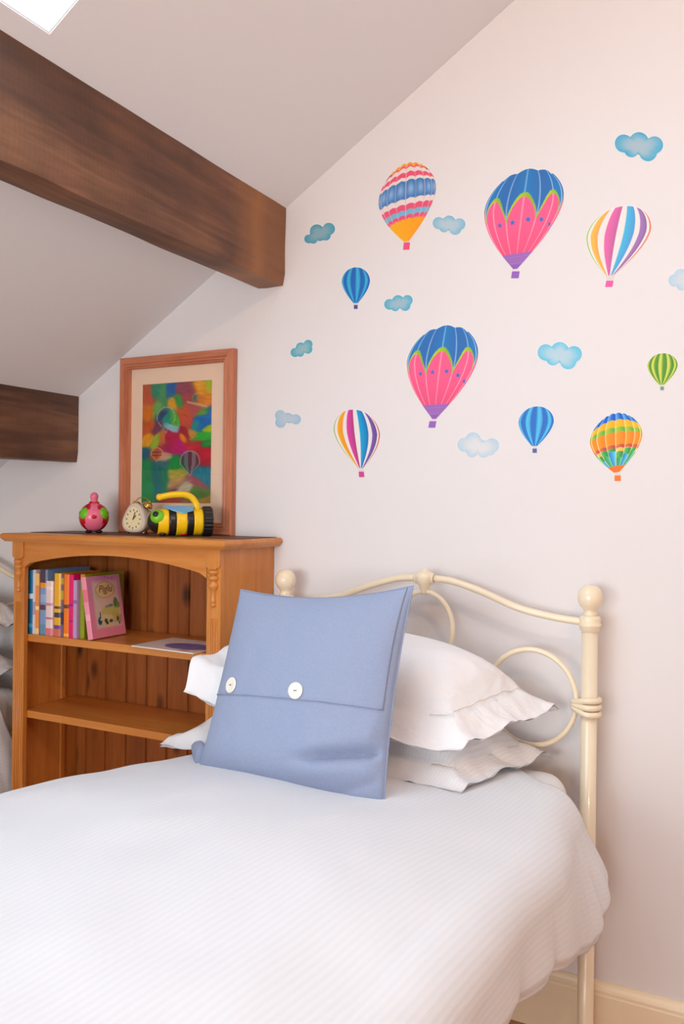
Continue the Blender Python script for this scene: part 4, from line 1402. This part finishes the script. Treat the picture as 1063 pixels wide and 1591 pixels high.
for s in (-1, 1):
    d = Vector((-0.45, s * 0.80, 0.42)).normalized()
    ey = ball('eye', (-0.076, s * 0.024, BZ + 0.016), 0.025, M['green'], hd, 20, (1, 1, 0.8), d.to_track_quat('Z', 'Y').to_matrix())
    ball('pupil', (-0.085, s * 0.040, BZ + 0.026), 0.010, M['black'], ey, 12, (1, 1, 0.6), d.to_track_quat('Z', 'Y').to_matrix())
    vs = []
    pts = [(-0.055, 0.012), (-0.03, 0.036), (0.005, 0.046), (0.04, 0.036), (0.045, 0.014), (0.0, 0.006)]
    for dz in (0.0, 0.004):
        for x, y in pts: vs.append((x, s * y * 0.9, BZ + math.sqrt(max(0.0001, (BR + 0.0025) ** 2 - (y * 0.9) ** 2)) + dz))
    k = len(pts)
    mk('wing', vs, [tuple(range(k)), tuple(range(2 * k - 1, k - 1, -1))] + [(i, (i + 1) % k, (i + 1) % k + k, i + k) for i in range(k)], M['blue'], bee)
    for fx in (-0.058, 0.012):
        ball('foot', (fx, s * 0.018, 0.0078), 0.010, M['black' if fx < 0 else 'red'], bee, 10, (1.2, 1, 0.7))
# ribbed lens ring
vs, fs = [], []
nr = 96
ringp = [(0.0, 0.074), (0.046, 0.074), (0.050, 0.078), (0.050, 0.102), (0.047, 0.106), (0.038, 0.106), (0.036, 0.098), (0.0, 0.098)]
for r_, h in ringp:
    for i in range(nr):
        a = 2 * PI * i / nr
        rr = r_ + (0.0016 if i % 4 < 2 and 0.045 < r_ else 0)
        vs.append((h, rr * math.cos(a), rr * math.sin(a) + BZ + 0.0016))
for j in range(len(ringp) - 1):
    for i in range(nr):
        i2 = (i + 1) % nr
        fs.append((j * nr + i, j * nr + i2, (j + 1) * nr + i2, (j + 1) * nr + i))
mk('lens_ring', vs, fs, M['black'], bee)
hp = spline([(0.058, 0, BZ + 0.040), (0.052, 0, BZ + 0.064), (0.036, 0, BZ + 0.084), (0.010, 0, BZ + 0.092), (-0.03, 0, BZ + 0.090), (-0.068, 0, BZ + 0.082)], 6)
tube('handle', hp, [0.0125] * 6 + [0.011] * (len(hp) - 12) + [0.0105] * 6, M['yellow'], bee, 14)
ball('handle_tip', (-0.068, 0, BZ + 0.082), 0.0118, M['yellow'], bee, 14)

# ------------------------------------------------------------------ beds
HBY = -0.09


def make_bed(label, xc, half, group):
    """cream metal bedstead; local x across, y along"""
    root = thing('bed_frame', label, 'bed', (xc, HBY, 0), 0, group)
    E_ = M['enamel']
    k = half / 0.484
    for s in (-1, 1):
        p = lathe('post', [(0, 0.0), (0.024, 0.0), (0.024, 0.03), (0.0215, 0.034), (0.0215, 1.165), (0.0, 1.165)], E_, root, 24, 'z', (s * half, 0, 0))
        lathe('collar', [(0.0215, 1.160), (0.027, 1.165), (0.028, 1.174), (0.0305, 1.177), (0.0305, 1.182), (0.028, 1.185), (0.029, 1.196), (0.0265, 1.203), (0.021, 1.205), (0.0, 1.205)], E_, p, 24, 'z', (s * half, 0, 0))
        lathe('finial', [(0.0, 1.200), (0.020, 1.204), (0.0185, 1.211), (0.017, 1.216), (0.0185, 1.221), (0.0265, 1.229), (0.0325, 1.241), (0.034, 1.253), (0.032, 1.266), (0.0265, 1.277), (0.018, 1.284), (0.009, 1.287), (0.0, 1.288)], E_, p, 28, 'z', (s * half, 0, 0))
        # foot post
        q = lathe('post', [(0, 0.0), (0.024, 0.0), (0.024, 0.03), (0.0215, 0.034), (0.0215, 0.62), (0.0, 0.62)], E_, root, 24, 'z', (s * half, -1.95, 0))
        lathe('finial', [(0.0215, 0.615), (0.029, 0.62), (0.029, 0.635), (0.02, 0.645), (0.03, 0.66), (0.034, 0.68), (0.03, 0.70), (0.016, 0.713), (0.0, 0.715)], E_, q, 24, 'z', (s * half, -1.95, 0))
        # side rail
        box('side_rail', (s * (half - 0.02) - 0.014, -1.93, 0.565), (s * (half - 0.02) + 0.014, -0.02, 0.600), E_, root, 0.003, 1)
        # S-curved top rail
        pts = [(0.032, 1.283), (0.092, 1.277), (0.178, 1.252), (0.283, 1.213), (0.372, 1.195), (0.450, 1.187), (0.484, 1.186)]
        tube('top_rail', [(s * v.x * k, 0, v.z) for v in spline([(x, 0, z) for x, z in pts], 6)], 0.0105, E_, root, 14)
        # side hoop tied to the post
        cx_, cz_, ra, rb = (0.922 - 0.598) * k, 0.964, 0.126 * k, 0.134
        tube('side_hoop', [(s * (cx_ + ra * math.cos(a)), 0, cz_ + rb * math.sin(a)) for a in [2 * PI * i / 48 for i in range(48)]], 0.0075, E_, root, 12, True)
        # moulded tie: three bands round hoop and post
        tie = None
        for dz in (-0.019, 0.0, 0.019):
            ring = []
            for i in range(28):
                a = 2 * PI * i / 28
                x, y = 0.026 * math.cos(a), 0.026 * math.sin(a)
                pinch = 0.0
                if x < 0:
                    pinch = (-x / 0.026) ** 1.5
                ring.append((s * (half + x - 0.016 * pinch), y * (1 - 0.55 * pinch), 0.957 + dz * (1 - 0.62 * pinch)))
            if tie is None: tie = tube('tie', ring, 0.0085, E_, root, 10, True)
            else: tube('band', ring, 0.0085, E_, tie, 10, True)
    # centre hoop and moulded knot
    tube('centre_hoop', [(0.090 * k * math.cos(a), 0, 1.135 + 0.108 * math.sin(a)) for a in [2 * PI * i / 48 for i in range(48)]], 0.0075, E_, root, 12, True)
    kn = lathe('centre_knot', [(0.0, 1.232), (0.010, 1.234), (0.012, 1.246), (0.015, 1.256), (0.024, 1.268), (0.030, 1.284), (0.029, 1.294), (0.022, 1.300), (0.012, 1.304), (0.008, 1.310), (0.0, 1.312)], E_, root, 20)
    for s in (-1, 1):
        tube('collar', [(s * (0.026 + 0.0), 0.0125 * math.cos(a), 1.282 + 0.0125 * math.sin(a)) for a in [2 * PI * i / 20 for i in range(20)]], 0.0045, E_, kn, 8, True)
    # lower cross rails and slats
    tube('cross_rail', [(-half, 0, 0.62), (half, 0, 0.62)], 0.011, E_, root, 12)
    tube('cross_rail', [(-half, 0, 0.46), (half, 0, 0.46)], 0.011, E_, root, 12)
    tube('cross_rail', [(-half, -1.95, 0.46), (half, -1.95, 0.46)], 0.011, E_, root, 12)
    tube('cross_rail', [(-half, -1.95, 0.58), (half, -1.95, 0.58)], 0.011, E_, root, 12)
    sl = None
    for i in range(12):
        y = -0.10 - i * 0.155
        if sl is None:
            sl = box('slat', (-half + 0.035, -0.03, 0.6005), (half - 0.035, 0.03, 0.6125), M['pine_x'], root, 0.001, 1)
            sl.location.y = y
        else:
            c = add_copy(sl, root); c.location = (0, y, 0)
    return root


XC1 = -0.922
make_bed('cream metal bedstead with ball finials and hooped headboard in the foreground', XC1, 0.484, 'cream metal bedsteads')
XC2 = -2.936
make_bed('cream metal bedstead half hidden behind the bookcase at the left edge', XC2, 0.445, 'cream metal bedsteads')


def soft_box(name, lo, hi, r, mat, label, cat, amp=0.004, sub=(26, 50, 8), group=None):
    """mattress in a fitted sheet: rounded box with faint wrinkles"""
    lo, hi = Vector(lo), Vector(hi)
    c, h = (lo + hi) / 2, (hi - lo) / 2
    bm = bmesh.new()
    bmesh.ops.create_cube(bm, size=2.0)
    bmesh.ops.subdivide_edges(bm, edges=bm.edges[:], cuts=26, use_grid_fill=True)
    for v in bm.verts:
        # spread the cube's own grid to the edges so that corners stay round
        q = Vector([math.copysign(1 - (1 - abs(x)) ** 1.6, x) if abs(x) < 1 else x for x in v.co])
        p = Vector((q.x * h.x, q.y * h.y, q.z * h.z))
        inner = Vector((max(-h.x + r, min(h.x - r, p.x)), max(-h.y + r, min(h.y - r, p.y)), max(-h.z + r, min(h.z - r, p.z))))
        d = p - inner
        if d.length > 1e-6: p = inner + d.normalized() * r if d.length > 1e-9 and max(abs(p.x) - h.x + r, abs(p.y) - h.y + r, abs(p.z) - h.z + r) > 0 and sum(1 for a, b in zip(p, h) if abs(a) > b - r) > 1 else p
        w = c + p
        w += Vector((noise.noise(w * 9), noise.noise(w * 9 + Vector((5, 0, 0))), noise.noise(w * 7 + Vector((0, 9, 0))))) * amp
        v.co = w
    o = frombm(name, bm, mat, None, True)
    return tag(o, label, cat, group)


soft_box('mattress', (XC1 - 0.447, -2.03, 0.614), (XC1 + 0.447, -0.122, 0.785), 0.06, M['sheet'], 'white sheeted mattress on the foreground bed, corner showing by the headboard post', 'mattress')
soft_box('mattress', (XC2 - 0.41, -2.03, 0.614), (XC2 + 0.41, -0.122, 0.785), 0.06, M['sheet'], 'white sheeted mattress on the bed behind the bookcase', 'mattress')


# duvet -------------------------------------------------------------
def duvet(label, xc, hw0, base, y0, y1, hem_r, hem_l, seed, bulge, name='duvet', flare=0.0):
    nyy, nt_, nd = 190, 96, 64
    ys = [y0 + (y1 - y0) * (j / nyy) for j in range(nyy + 1)]
    r = 0.095
    def ztop(q, y):           # q -1..1 across
        a = smooth01(-0.45, -1.25, y)
        z = base + bulge * a + (0.020 + 0.022 * a) * (1 - abs(q) ** 2.6)
        z += 0.010 * noise.noise(Vector((q * 1.6 + seed, y * 2.3, 1))) + 0.004 * noise.noise(Vector((q * 5, y * 6, seed)))
        z += 0.022 * smooth01(-0.25, -0.9, y) * (-q)
        if y > -0.24: z -= 0.015 * smooth01(-0.26, y0 + 0.0, y) * 0.3
        return z
    vs, fs, uv = [], [], []
    ncol = 0
    for j, y in enumerate(ys):
        hw = hw0 - 0.045 * smooth01(-0.70, -0.25, y)
        row = []
        for side in (-1, 1):
            seq = []
            xe = xc + side * (hw - r)
            ze = ztop(side * 0.98, y)
            zh = hem_r(y) if side > 0 else hem_l(y)
            L = r * PI / 2 + max(0.02, (ze - r - zh))
            fl = 0.10
            for i in range(nd + 1):
                d = L * i / nd
                if d < r * PI / 2:
                    x, z = r * math.sin(d / r), ze - r * (1 - math.cos(d / r))
                    dd = 0.0
                else:
                    dd = d - r * PI / 2
                    x, z = r + fl * dd, ze - r - dd
                k = smooth01(0.02, 0.26, d)
                # hanging folds: fine pleats near the headboard, broad swells further down the bed
                near = smooth01(-0.95, -0.35, y)
                ph = 6.5 * noise.noise(Vector((y * 2.2, seed, 0.3)))
                f1 = math.sin(y * 62 + ph * 1.4 + d * 5.0) * 0.0030 * near * smooth01(0.05, 0.16, d) * (1 - 0.35 * smooth01(0.28, 0.42, d))
                f2 = (abs(math.sin(y * 8.5 + ph * 0.5 - d * 1.5 + 0.6)) ** 0.6 - 0.7) * 0.030 * (1 - 0.45 * near) * smooth01(0.10, 0.32, d)
                f3 = (0.018 - 0.011 * near) * noise.noise(Vector((y * 3.5, d * 3.5, seed + 4)))
                x += k * (f1 + f2 + f3)
                # pushed-out corner by the head end
                if side > 0 and flare > 0:
                    x += flare * math.exp(-((y + 0.30) / 0.16) ** 2) * smooth01(0.08, 0.34, d) * (1 - 0.35 * smooth01(0.36, 0.5, d))
                # hem turns slightly under
                x -= 0.012 * smooth01(L - 0.03, L, d)
                seq.append((xe + side * x, z + 0.006 * noise.noise(Vector((y * 8, d * 8, seed))) * k, side * (hw - r + d)))
            row.append(seq)
        left = row[0][::-1]
        mid = []
        for i in range(1, nt_):
            q = -1 + 2 * i / nt_
            x = xc + q * (hw - r)
            mid.append((x, ztop(q * 0.98, y), q * (hw - r)))
        line = left + mid + row[1]
        ncol = len(line)
        for x, z, s in line:
            yy = y
            if j < 6 : yy += 0.0
            # the head hem swings toward the wall as it drops
            drop = smooth01(0.05, 0.4, s - (hw - r)) if s > 0 else 0.0
            if s > 0:
                e_ = s - (hw - r)
                yy -= 0.085 * smooth01(-0.16, 0.02, e_) * (1 - 0.85 * smooth01(0.10, 0.32, e_)) * smooth01(-0.60, y0, y)
            vs.append((x, yy, z)); uv.append((s, y))
    for j in range(nyy):
        for i in range(ncol - 1):
            fs.append((j * ncol + i, (j + 1) * ncol + i, (j + 1) * ncol + i + 1, j * ncol + i + 1))
    o = mk(name, vs, fs, M['duvet'], None, True)
    ul = o.data.uv_layers.new(name='UVMap')
    vi = np.empty(len(o.data.loops), np.int32)
    o.data.loops.foreach_get('vertex_index', vi)
    ul.data.foreach_set('uv', np.array(uv, np.float32)[vi].ravel())
    sd = o.modifiers.new('thickness', 'SOLIDIFY')
    sd.thickness = 0.012
    sd.offset = -1
    return tag(o, label, 'duvet')


def hem1(y):
    if y > -0.45: return 0.475 + 0.06 * smooth01(-0.40, -0.18, y)
    return min(0.68, 0.475 + 0.325 * min(0.35, -0.45 - y) + 0.20 * max(0.0, -0.80 - y))


duvet('white striped cotton duvet spread over the foreground bed, hanging at the right side', XC1, 0.548, 0.797, -0.19, -2.06, hem1, lambda y: 0.56, 2.0, 0.072, flare=0.060)
duvet('white striped duvet on the bed behind the bookcase at the left edge', XC2, 0.508, 0.797, -0.20, -2.06, lambda y: 0.30, lambda y: 0.56, 9.0, 0.03)


# pillows -----------------------------------------------------------
def pillow(label, corners, zmid, thick, mat, seed, group, flange=0.055, droop=0.02, name='pillow', n=44, waves=0.008, curl=0.0):
    """oxford pillow: stuffed middle inside a flat stitched flange; corners are FL, FR, BR, BL"""
    FL, FR, BR, BL = [Vector(c) for c in corners]
    lx = ((FR - FL).length + (BR - BL).length) / 2
    ly = ((BL - FL).length + (BR - FR).length) / 2
    fx, fy = 2 * flange / lx, 2 * flange / ly
    root = thing(name, label, 'pillow', (0, 0, 0), 0, group)
    def plane(u, v):
        a, b = (u + 1) / 2, (v + 1) / 2
        return (FL * (1 - a) + FR * a) * (1 - b) + (BL * (1 - a) + BR * a) * b
    def surf(u, v, s):
        p = plane(u, v)
        ui, vi = u / (1 - fx), v / (1 - fy)
        if abs(ui) < 1 and abs(vi) < 1:
            h = ((1 - abs(ui) ** 3.2) * (1 - abs(vi) ** 2.6)) ** 0.44
        else: h = 0.0
        nz = noise.noise(Vector((u * 2.1 + seed, v * 2.1, s)))
        cr = noise.noise(Vector((u * 6 + seed, v * 5, s * 2.0)))
        edge = max(abs(u), abs(v))
        wob = waves * math.sin(u * 9 + seed) * smooth01(0.75, 1.0, abs(v)) + waves * math.sin(v * 7 + seed * 2) * smooth01(0.8, 1.0, abs(u))
        crease = (0.009 * cr + 0.004 * noise.noise(Vector((u * 13 + seed, v * 4, s)))) * smooth01(0.35, 0.85, edge)
        up, dn = thick * 0.62, thick * 0.38
        z = h * (up if s > 0 else -dn) * (1 + 0.10 * nz) + wob + crease
        fall = droop * max(smooth01(1 - fx * 1.15, 1.0, abs(u)) * 0.7, smooth01(1 - fy * 1.15, 1.0, abs(v)))
        if curl: p = p + Vector((-0.016, 0, curl)) * smooth01(-0.80, -1.0, u) * smooth01(-1.0, -0.78, v) * (1 - smooth01(0.0, 0.8, v))
        return p + Vector((0, 0, z - fall + s * 0.0012))
    for nm, s in (('pillow_top', 1), ('pillow_underside', -1)):
        vs, fs, uv = [], [], []
        for j in range(n + 1):
            for i in range(n + 1):
                u = math.sin((i / n - 0.5) * PI) * 0.55 + (2 * i / n - 1) * 0.45
                v = math.sin((j / n - 0.5) * PI) * 0.55 + (2 * j / n - 1) * 0.45
                vs.append(surf(u, v, s)); uv.append((u * lx / 2, v * ly / 2))
        for j in range(n):
            for i in range(n):
                f = (j * (n + 1) + i, j * (n + 1) + i + 1, (j + 1) * (n + 1) + i + 1, (j + 1) * (n + 1) + i)
                fs.append(f if s > 0 else f[::-1])
        o = mk(nm, vs, fs, mat, root, True)
        ul = o.data.uv_layers.new(name='UVMap')
        vi = np.empty(len(o.data.loops), np.int32)
        o.data.loops.foreach_get('vertex_index', vi)
        ul.data.foreach_set('uv', np.array(uv, np.float32)[vi].ravel())
    # stitched line where the flange begins
    pts = []
    for a, b in (((-1, -1), (1, -1)), ((1, -1), (1, 1)), ((1, 1), (-1, 1)), ((-1, 1), (-1, -1))):
        for k in range(24):
            q = k / 24
            u, v = (a[0] + (b[0] - a[0]) * q) * (1 - fx), (a[1] + (b[1] - a[1]) * q) * (1 - fy)
            pts.append(surf(u * 0.999, v * 0.999, 1) + Vector((0, 0, 0.0006)))
    tube('stitching', pts, 0.0011, mat, root, 6, True)
    return root


PG = 'stacked white pillows on the foreground bed'
pillow('lower white striped pillow lying on the bed under the other one', [(-1.515, -0.580, 0.866), (-0.655, -0.520, 0.858), (-0.530, -0.085, 0.850), (-1.43, -0.10, 0.885)], 0.87, 0.150, M['pillow2'], 1.3, PG, waves=0.006, droop=0.046, flange=0.072)
pillow('upper white pillow on top of the stack, leaning against the hooped headboard', [(-1.435, -0.580, 1.030), (-0.665, -0.490, 0.962), (-0.512, -0.095, 0.998), (-1.36, -0.08, 1.07)], 1.0, 0.205, M['pillow'], 4.1, PG, waves=0.007, droop=0.066, curl=0.075, flange=0.072)
PG2 = 'white pillows on the bed behind the bookcase'
pillow('lower white pillow on the bed behind the bookcase', [(XC2 - 0.40, -0.50, 0.880), (XC2 + 0.46, -0.50, 0.880), (XC2 + 0.46, -0.12, 0.890), (XC2 - 0.40, -0.12, 0.890)], 0.80, 0.10, M['pillow2'], 6.0, PG2)
pillow('upper white pillow propped at the headboard behind the bookcase', [(XC2 - 0.38, -0.47, 1.03), (XC2 + 0.46, -0.47, 1.05), (XC2 + 0.46, -0.12, 1.08), (XC2 - 0.38, -0.12, 1.08)], 1.0, 0.13, M['pillow'], 8.0, PG2)

# blue linen cushion ------------------------------------------------
cu = thing('cushion', 'square blue linen cushion with buttoned flap leaning on the white pillows', 'cushion', (0, 0, 0))
cBL, cBR = Vector((-1.275, -0.735, 0.802)), Vector((-0.765, -0.722, 0.800))
cTL, cTR = Vector((-1.262, -0.560, 1.268)), Vector((-0.772, -0.545, 1.303))
TH = 0.155
cn = (cBR - cBL).cross(cTL - cBL).normalized()      # toward the room
if cn.y > 0: cn = -cn


def cush(u, v, s, off=0.0):
    """u across, v up (-1..1); s=1 front, -1 back"""
    # pinched sides: corners stand out as ears
    iu = 0.050 * (1 - v * v) ** 1.0
    iv = 0.105 * (1 - u * u) ** 1.0
    uu, vv = u * (1 - iu), v * (1 - (iv if v > 0 else iv * 0.35))
    a, b = (uu + 1) / 2, (vv + 1) / 2
    p = (cBL * (1 - a) + cBR * a) * (1 - b) + (cTL * (1 - a) + cTR * a) * b
    hu, hv = 1 - abs(u) ** 2.3, 1 - abs(v) ** 2.3
    h = (max(0, hu) * max(0, hv)) ** 0.50
    h *= 1 + 0.10 * (-v)                       # filling settles low
    nz = noise.noise(Vector((u * 1.8, v * 1.8, s * 3.0)))
    d = h * TH / 2 * (1 + 0.10 * nz)
    if s > 0:
        # slumped crease in the lower right corner
        w = (v + 0.60) - 0.22 * (u - 0.5)
        k = smooth01(0.0, 0.55, u) * smooth01(1.0, 0.86, u)
        d -= 0.034 * k * math.exp(-(w / 0.036) ** 2)
        d += 0.014 * k * math.exp(-((w - 0.14) / 0.10) ** 2) + 0.010 * k * math.exp(-((w + 0.13) / 0.08) ** 2)
        w2 = (v + 0.80) - 0.5 * (u - 0.8)
        d -= 0.008 * smooth01(0.4, 0.8, u) * smooth01(1.0, 0.9, u) * math.exp(-(w2 / 0.035) ** 2)
        d += 0.004 * noise.noise(Vector((u * 5 + 3, v * 4, 7))) * h
    else:
        d *= 0.75
    return p + cn * (s * d + off)


def cush_panel(name, s, u0, u1, v0, v1, off, mat, nu=64, nv=64, parent=None):
    vs, fs = [], []
    for j in range(nv + 1):
        for i in range(nu + 1):
            a, b = i / nu, j / nv
            a = 0.5 + 0.5 * (math.sin((a - 0.5) * PI) * 0.6 + (2 * a - 1) * 0.4)
            b = 0.5 + 0.5 * (math.sin((b - 0.5) * PI) * 0.6 + (2 * b - 1) * 0.4)
            vs.append(cush(u0 + (u1 - u0) * a, v0 + (v1 - v0) * b, s, off))
    for j in range(nv):
        for i in range(nu):
            f = (j * (nu + 1) + i, j * (nu + 1) + i + 1, (j + 1) * (nu + 1) + i + 1, (j + 1) * (nu + 1) + i)
            fs.append(f if s > 0 else f[::-1])
    return mk(name, vs, fs, mat, parent or cu, True)


cush_panel('front_panel', 1, -1, 1, -1, 1, 0.0, M['linen'])
cush_panel('back_panel', -1, -1, 1, -1, 1, 0.0, M['linen'])
fpn = cush_panel('flap', 1, -0.985, 0.955, -0.135, 0.985, 0.0030, M['linen'], 56, 40)
sd = fpn.modifiers.new('thickness', 'SOLIDIFY'); sd.thickness = 0.0028; sd.offset = -1
tube('flap_hem', [cush(-0.985 + 1.94 * k / 40, -0.135, 1, 0.0026) for k in range(41)], 0.0021, M['linen'], fpn, 8)
# side seam round the edge
seam = []
for a, b in (((-1, -1), (1, -1)), ((1, -1), (1, 1)), ((1, 1), (-1, 1)), ((-1, 1), (-1, -1))):
    for k in range(28):
        q = k / 28
        seam.append(cush(a[0] + (b[0] - a[0]) * q, a[1] + (b[1] - a[1]) * q, 1, 0.0))
tube('seam', seam, 0.0022, M['linen'], cu, 6, True)
# folded ear at the lower left corner
ear = []
vs, fs = [], []
for k, (c, r_) in enumerate((((-1.275, -0.70, 0.832), 0.040), ((-1.310, -0.660, 0.836), 0.038), ((-1.345, -0.625, 0.838), 0.030), ((-1.376, -0.595, 0.836), 0.019), ((-1.396, -0.577, 0.834), 0.004))):
    for i in range(16):
        a = 2 * PI * i / 16
        vs.append((c[0] + 0.010 * math.cos(a), c[1] + r_ * 0.55 * math.cos(a), c[2] + r_ * math.sin(a)))
for j in range(4):
    for i in range(16):
        i2 = (i + 1) % 16
        fs.append((j * 16 + i, j * 16 + i2, (j + 1) * 16 + i2, (j + 1) * 16 + i))
fs.append(tuple(range(64, 80))); fs.append(tuple(range(15, -1, -1)))
mk('corner_ear', vs, fs, M['linen'], cu, True)
# buttons
for bu in (-0.725, 0.09):
    bv = -0.052 if bu < 0 else -0.065
    p = cush(bu, bv, 1, 0.0045)
    e1 = (cush(bu + 0.04, bv, 1) - cush(bu - 0.04, bv, 1)).normalized()
    e2 = (cush(bu, bv + 0.04, 1) - cush(bu, bv - 0.04, 1)).normalized()
    nn = e1.cross(e2).normalized()
    if nn.y > 0: nn = -nn
    bt = lathe('button', [(0.0, -0.001), (0.0185, -0.001), (0.020, 0.001), (0.0195, 0.003), (0.016, 0.0036), (0.012, 0.0026), (0.0, 0.0022)], M['button'], cu, 28)
    mmx = Matrix((nn.cross(e2).normalized() * -1, e2, nn)).transposed()
    bt.matrix_local = Matrix.Translation(p) @ mmx.to_4x4()
    tube('thread', [(-0.004, 0, 0.0030), (0.004, 0, 0.0030)], 0.0011, M['thread'], bt, 6)

# ------------------------------------------------------------------ pendant lamp near the ridge
pl = thing('pendant_lamp', 'warm pendant lamp with a cream dish shade hanging from the ridge', 'lamp', (LAMP.x, LAMP.y, LAMP.z))
lathe('lamp_shade', [(0.0, 0.135), (0.02, 0.132), (0.05, 0.12), (0.11, 0.095), (0.15, 0.062), (0.152, 0.060), (0.148, 0.060), (0.108, 0.091), (0.048, 0.114), (0.0, 0.125)], M['enamel'], pl, 32)
tube('cord', [(0, 0, 0.13), (0, 0, zc_right(LAMP.x) - LAMP.z + 0.01)], 0.003, M['cream'], pl, 8)
mt, nt, b = newmat('lit_bulb')
b.inputs['Emission Color'].default_value = (*LAMP_COLOR, 1)
b.inputs['Emission Strength'].default_value = 8.0
ball('bulb', (0, 0, 0.070), 0.03, mt, pl, 16)
lathe('lamp_holder', [(0, 0.128), (0.016, 0.126), (0.016, 0.098), (0, 0.096)], M['cream'], pl, 14)
l = bpy.data.lights.new('bulb_light', 'POINT')
l.energy = LAMP_POWER; l.color = LAMP_COLOR; l.shadow_soft_size = 0.06
lo = bpy.data.objects.new('bulb_light', l)
link(lo, pl); lo.location = (0, 0, -0.03)
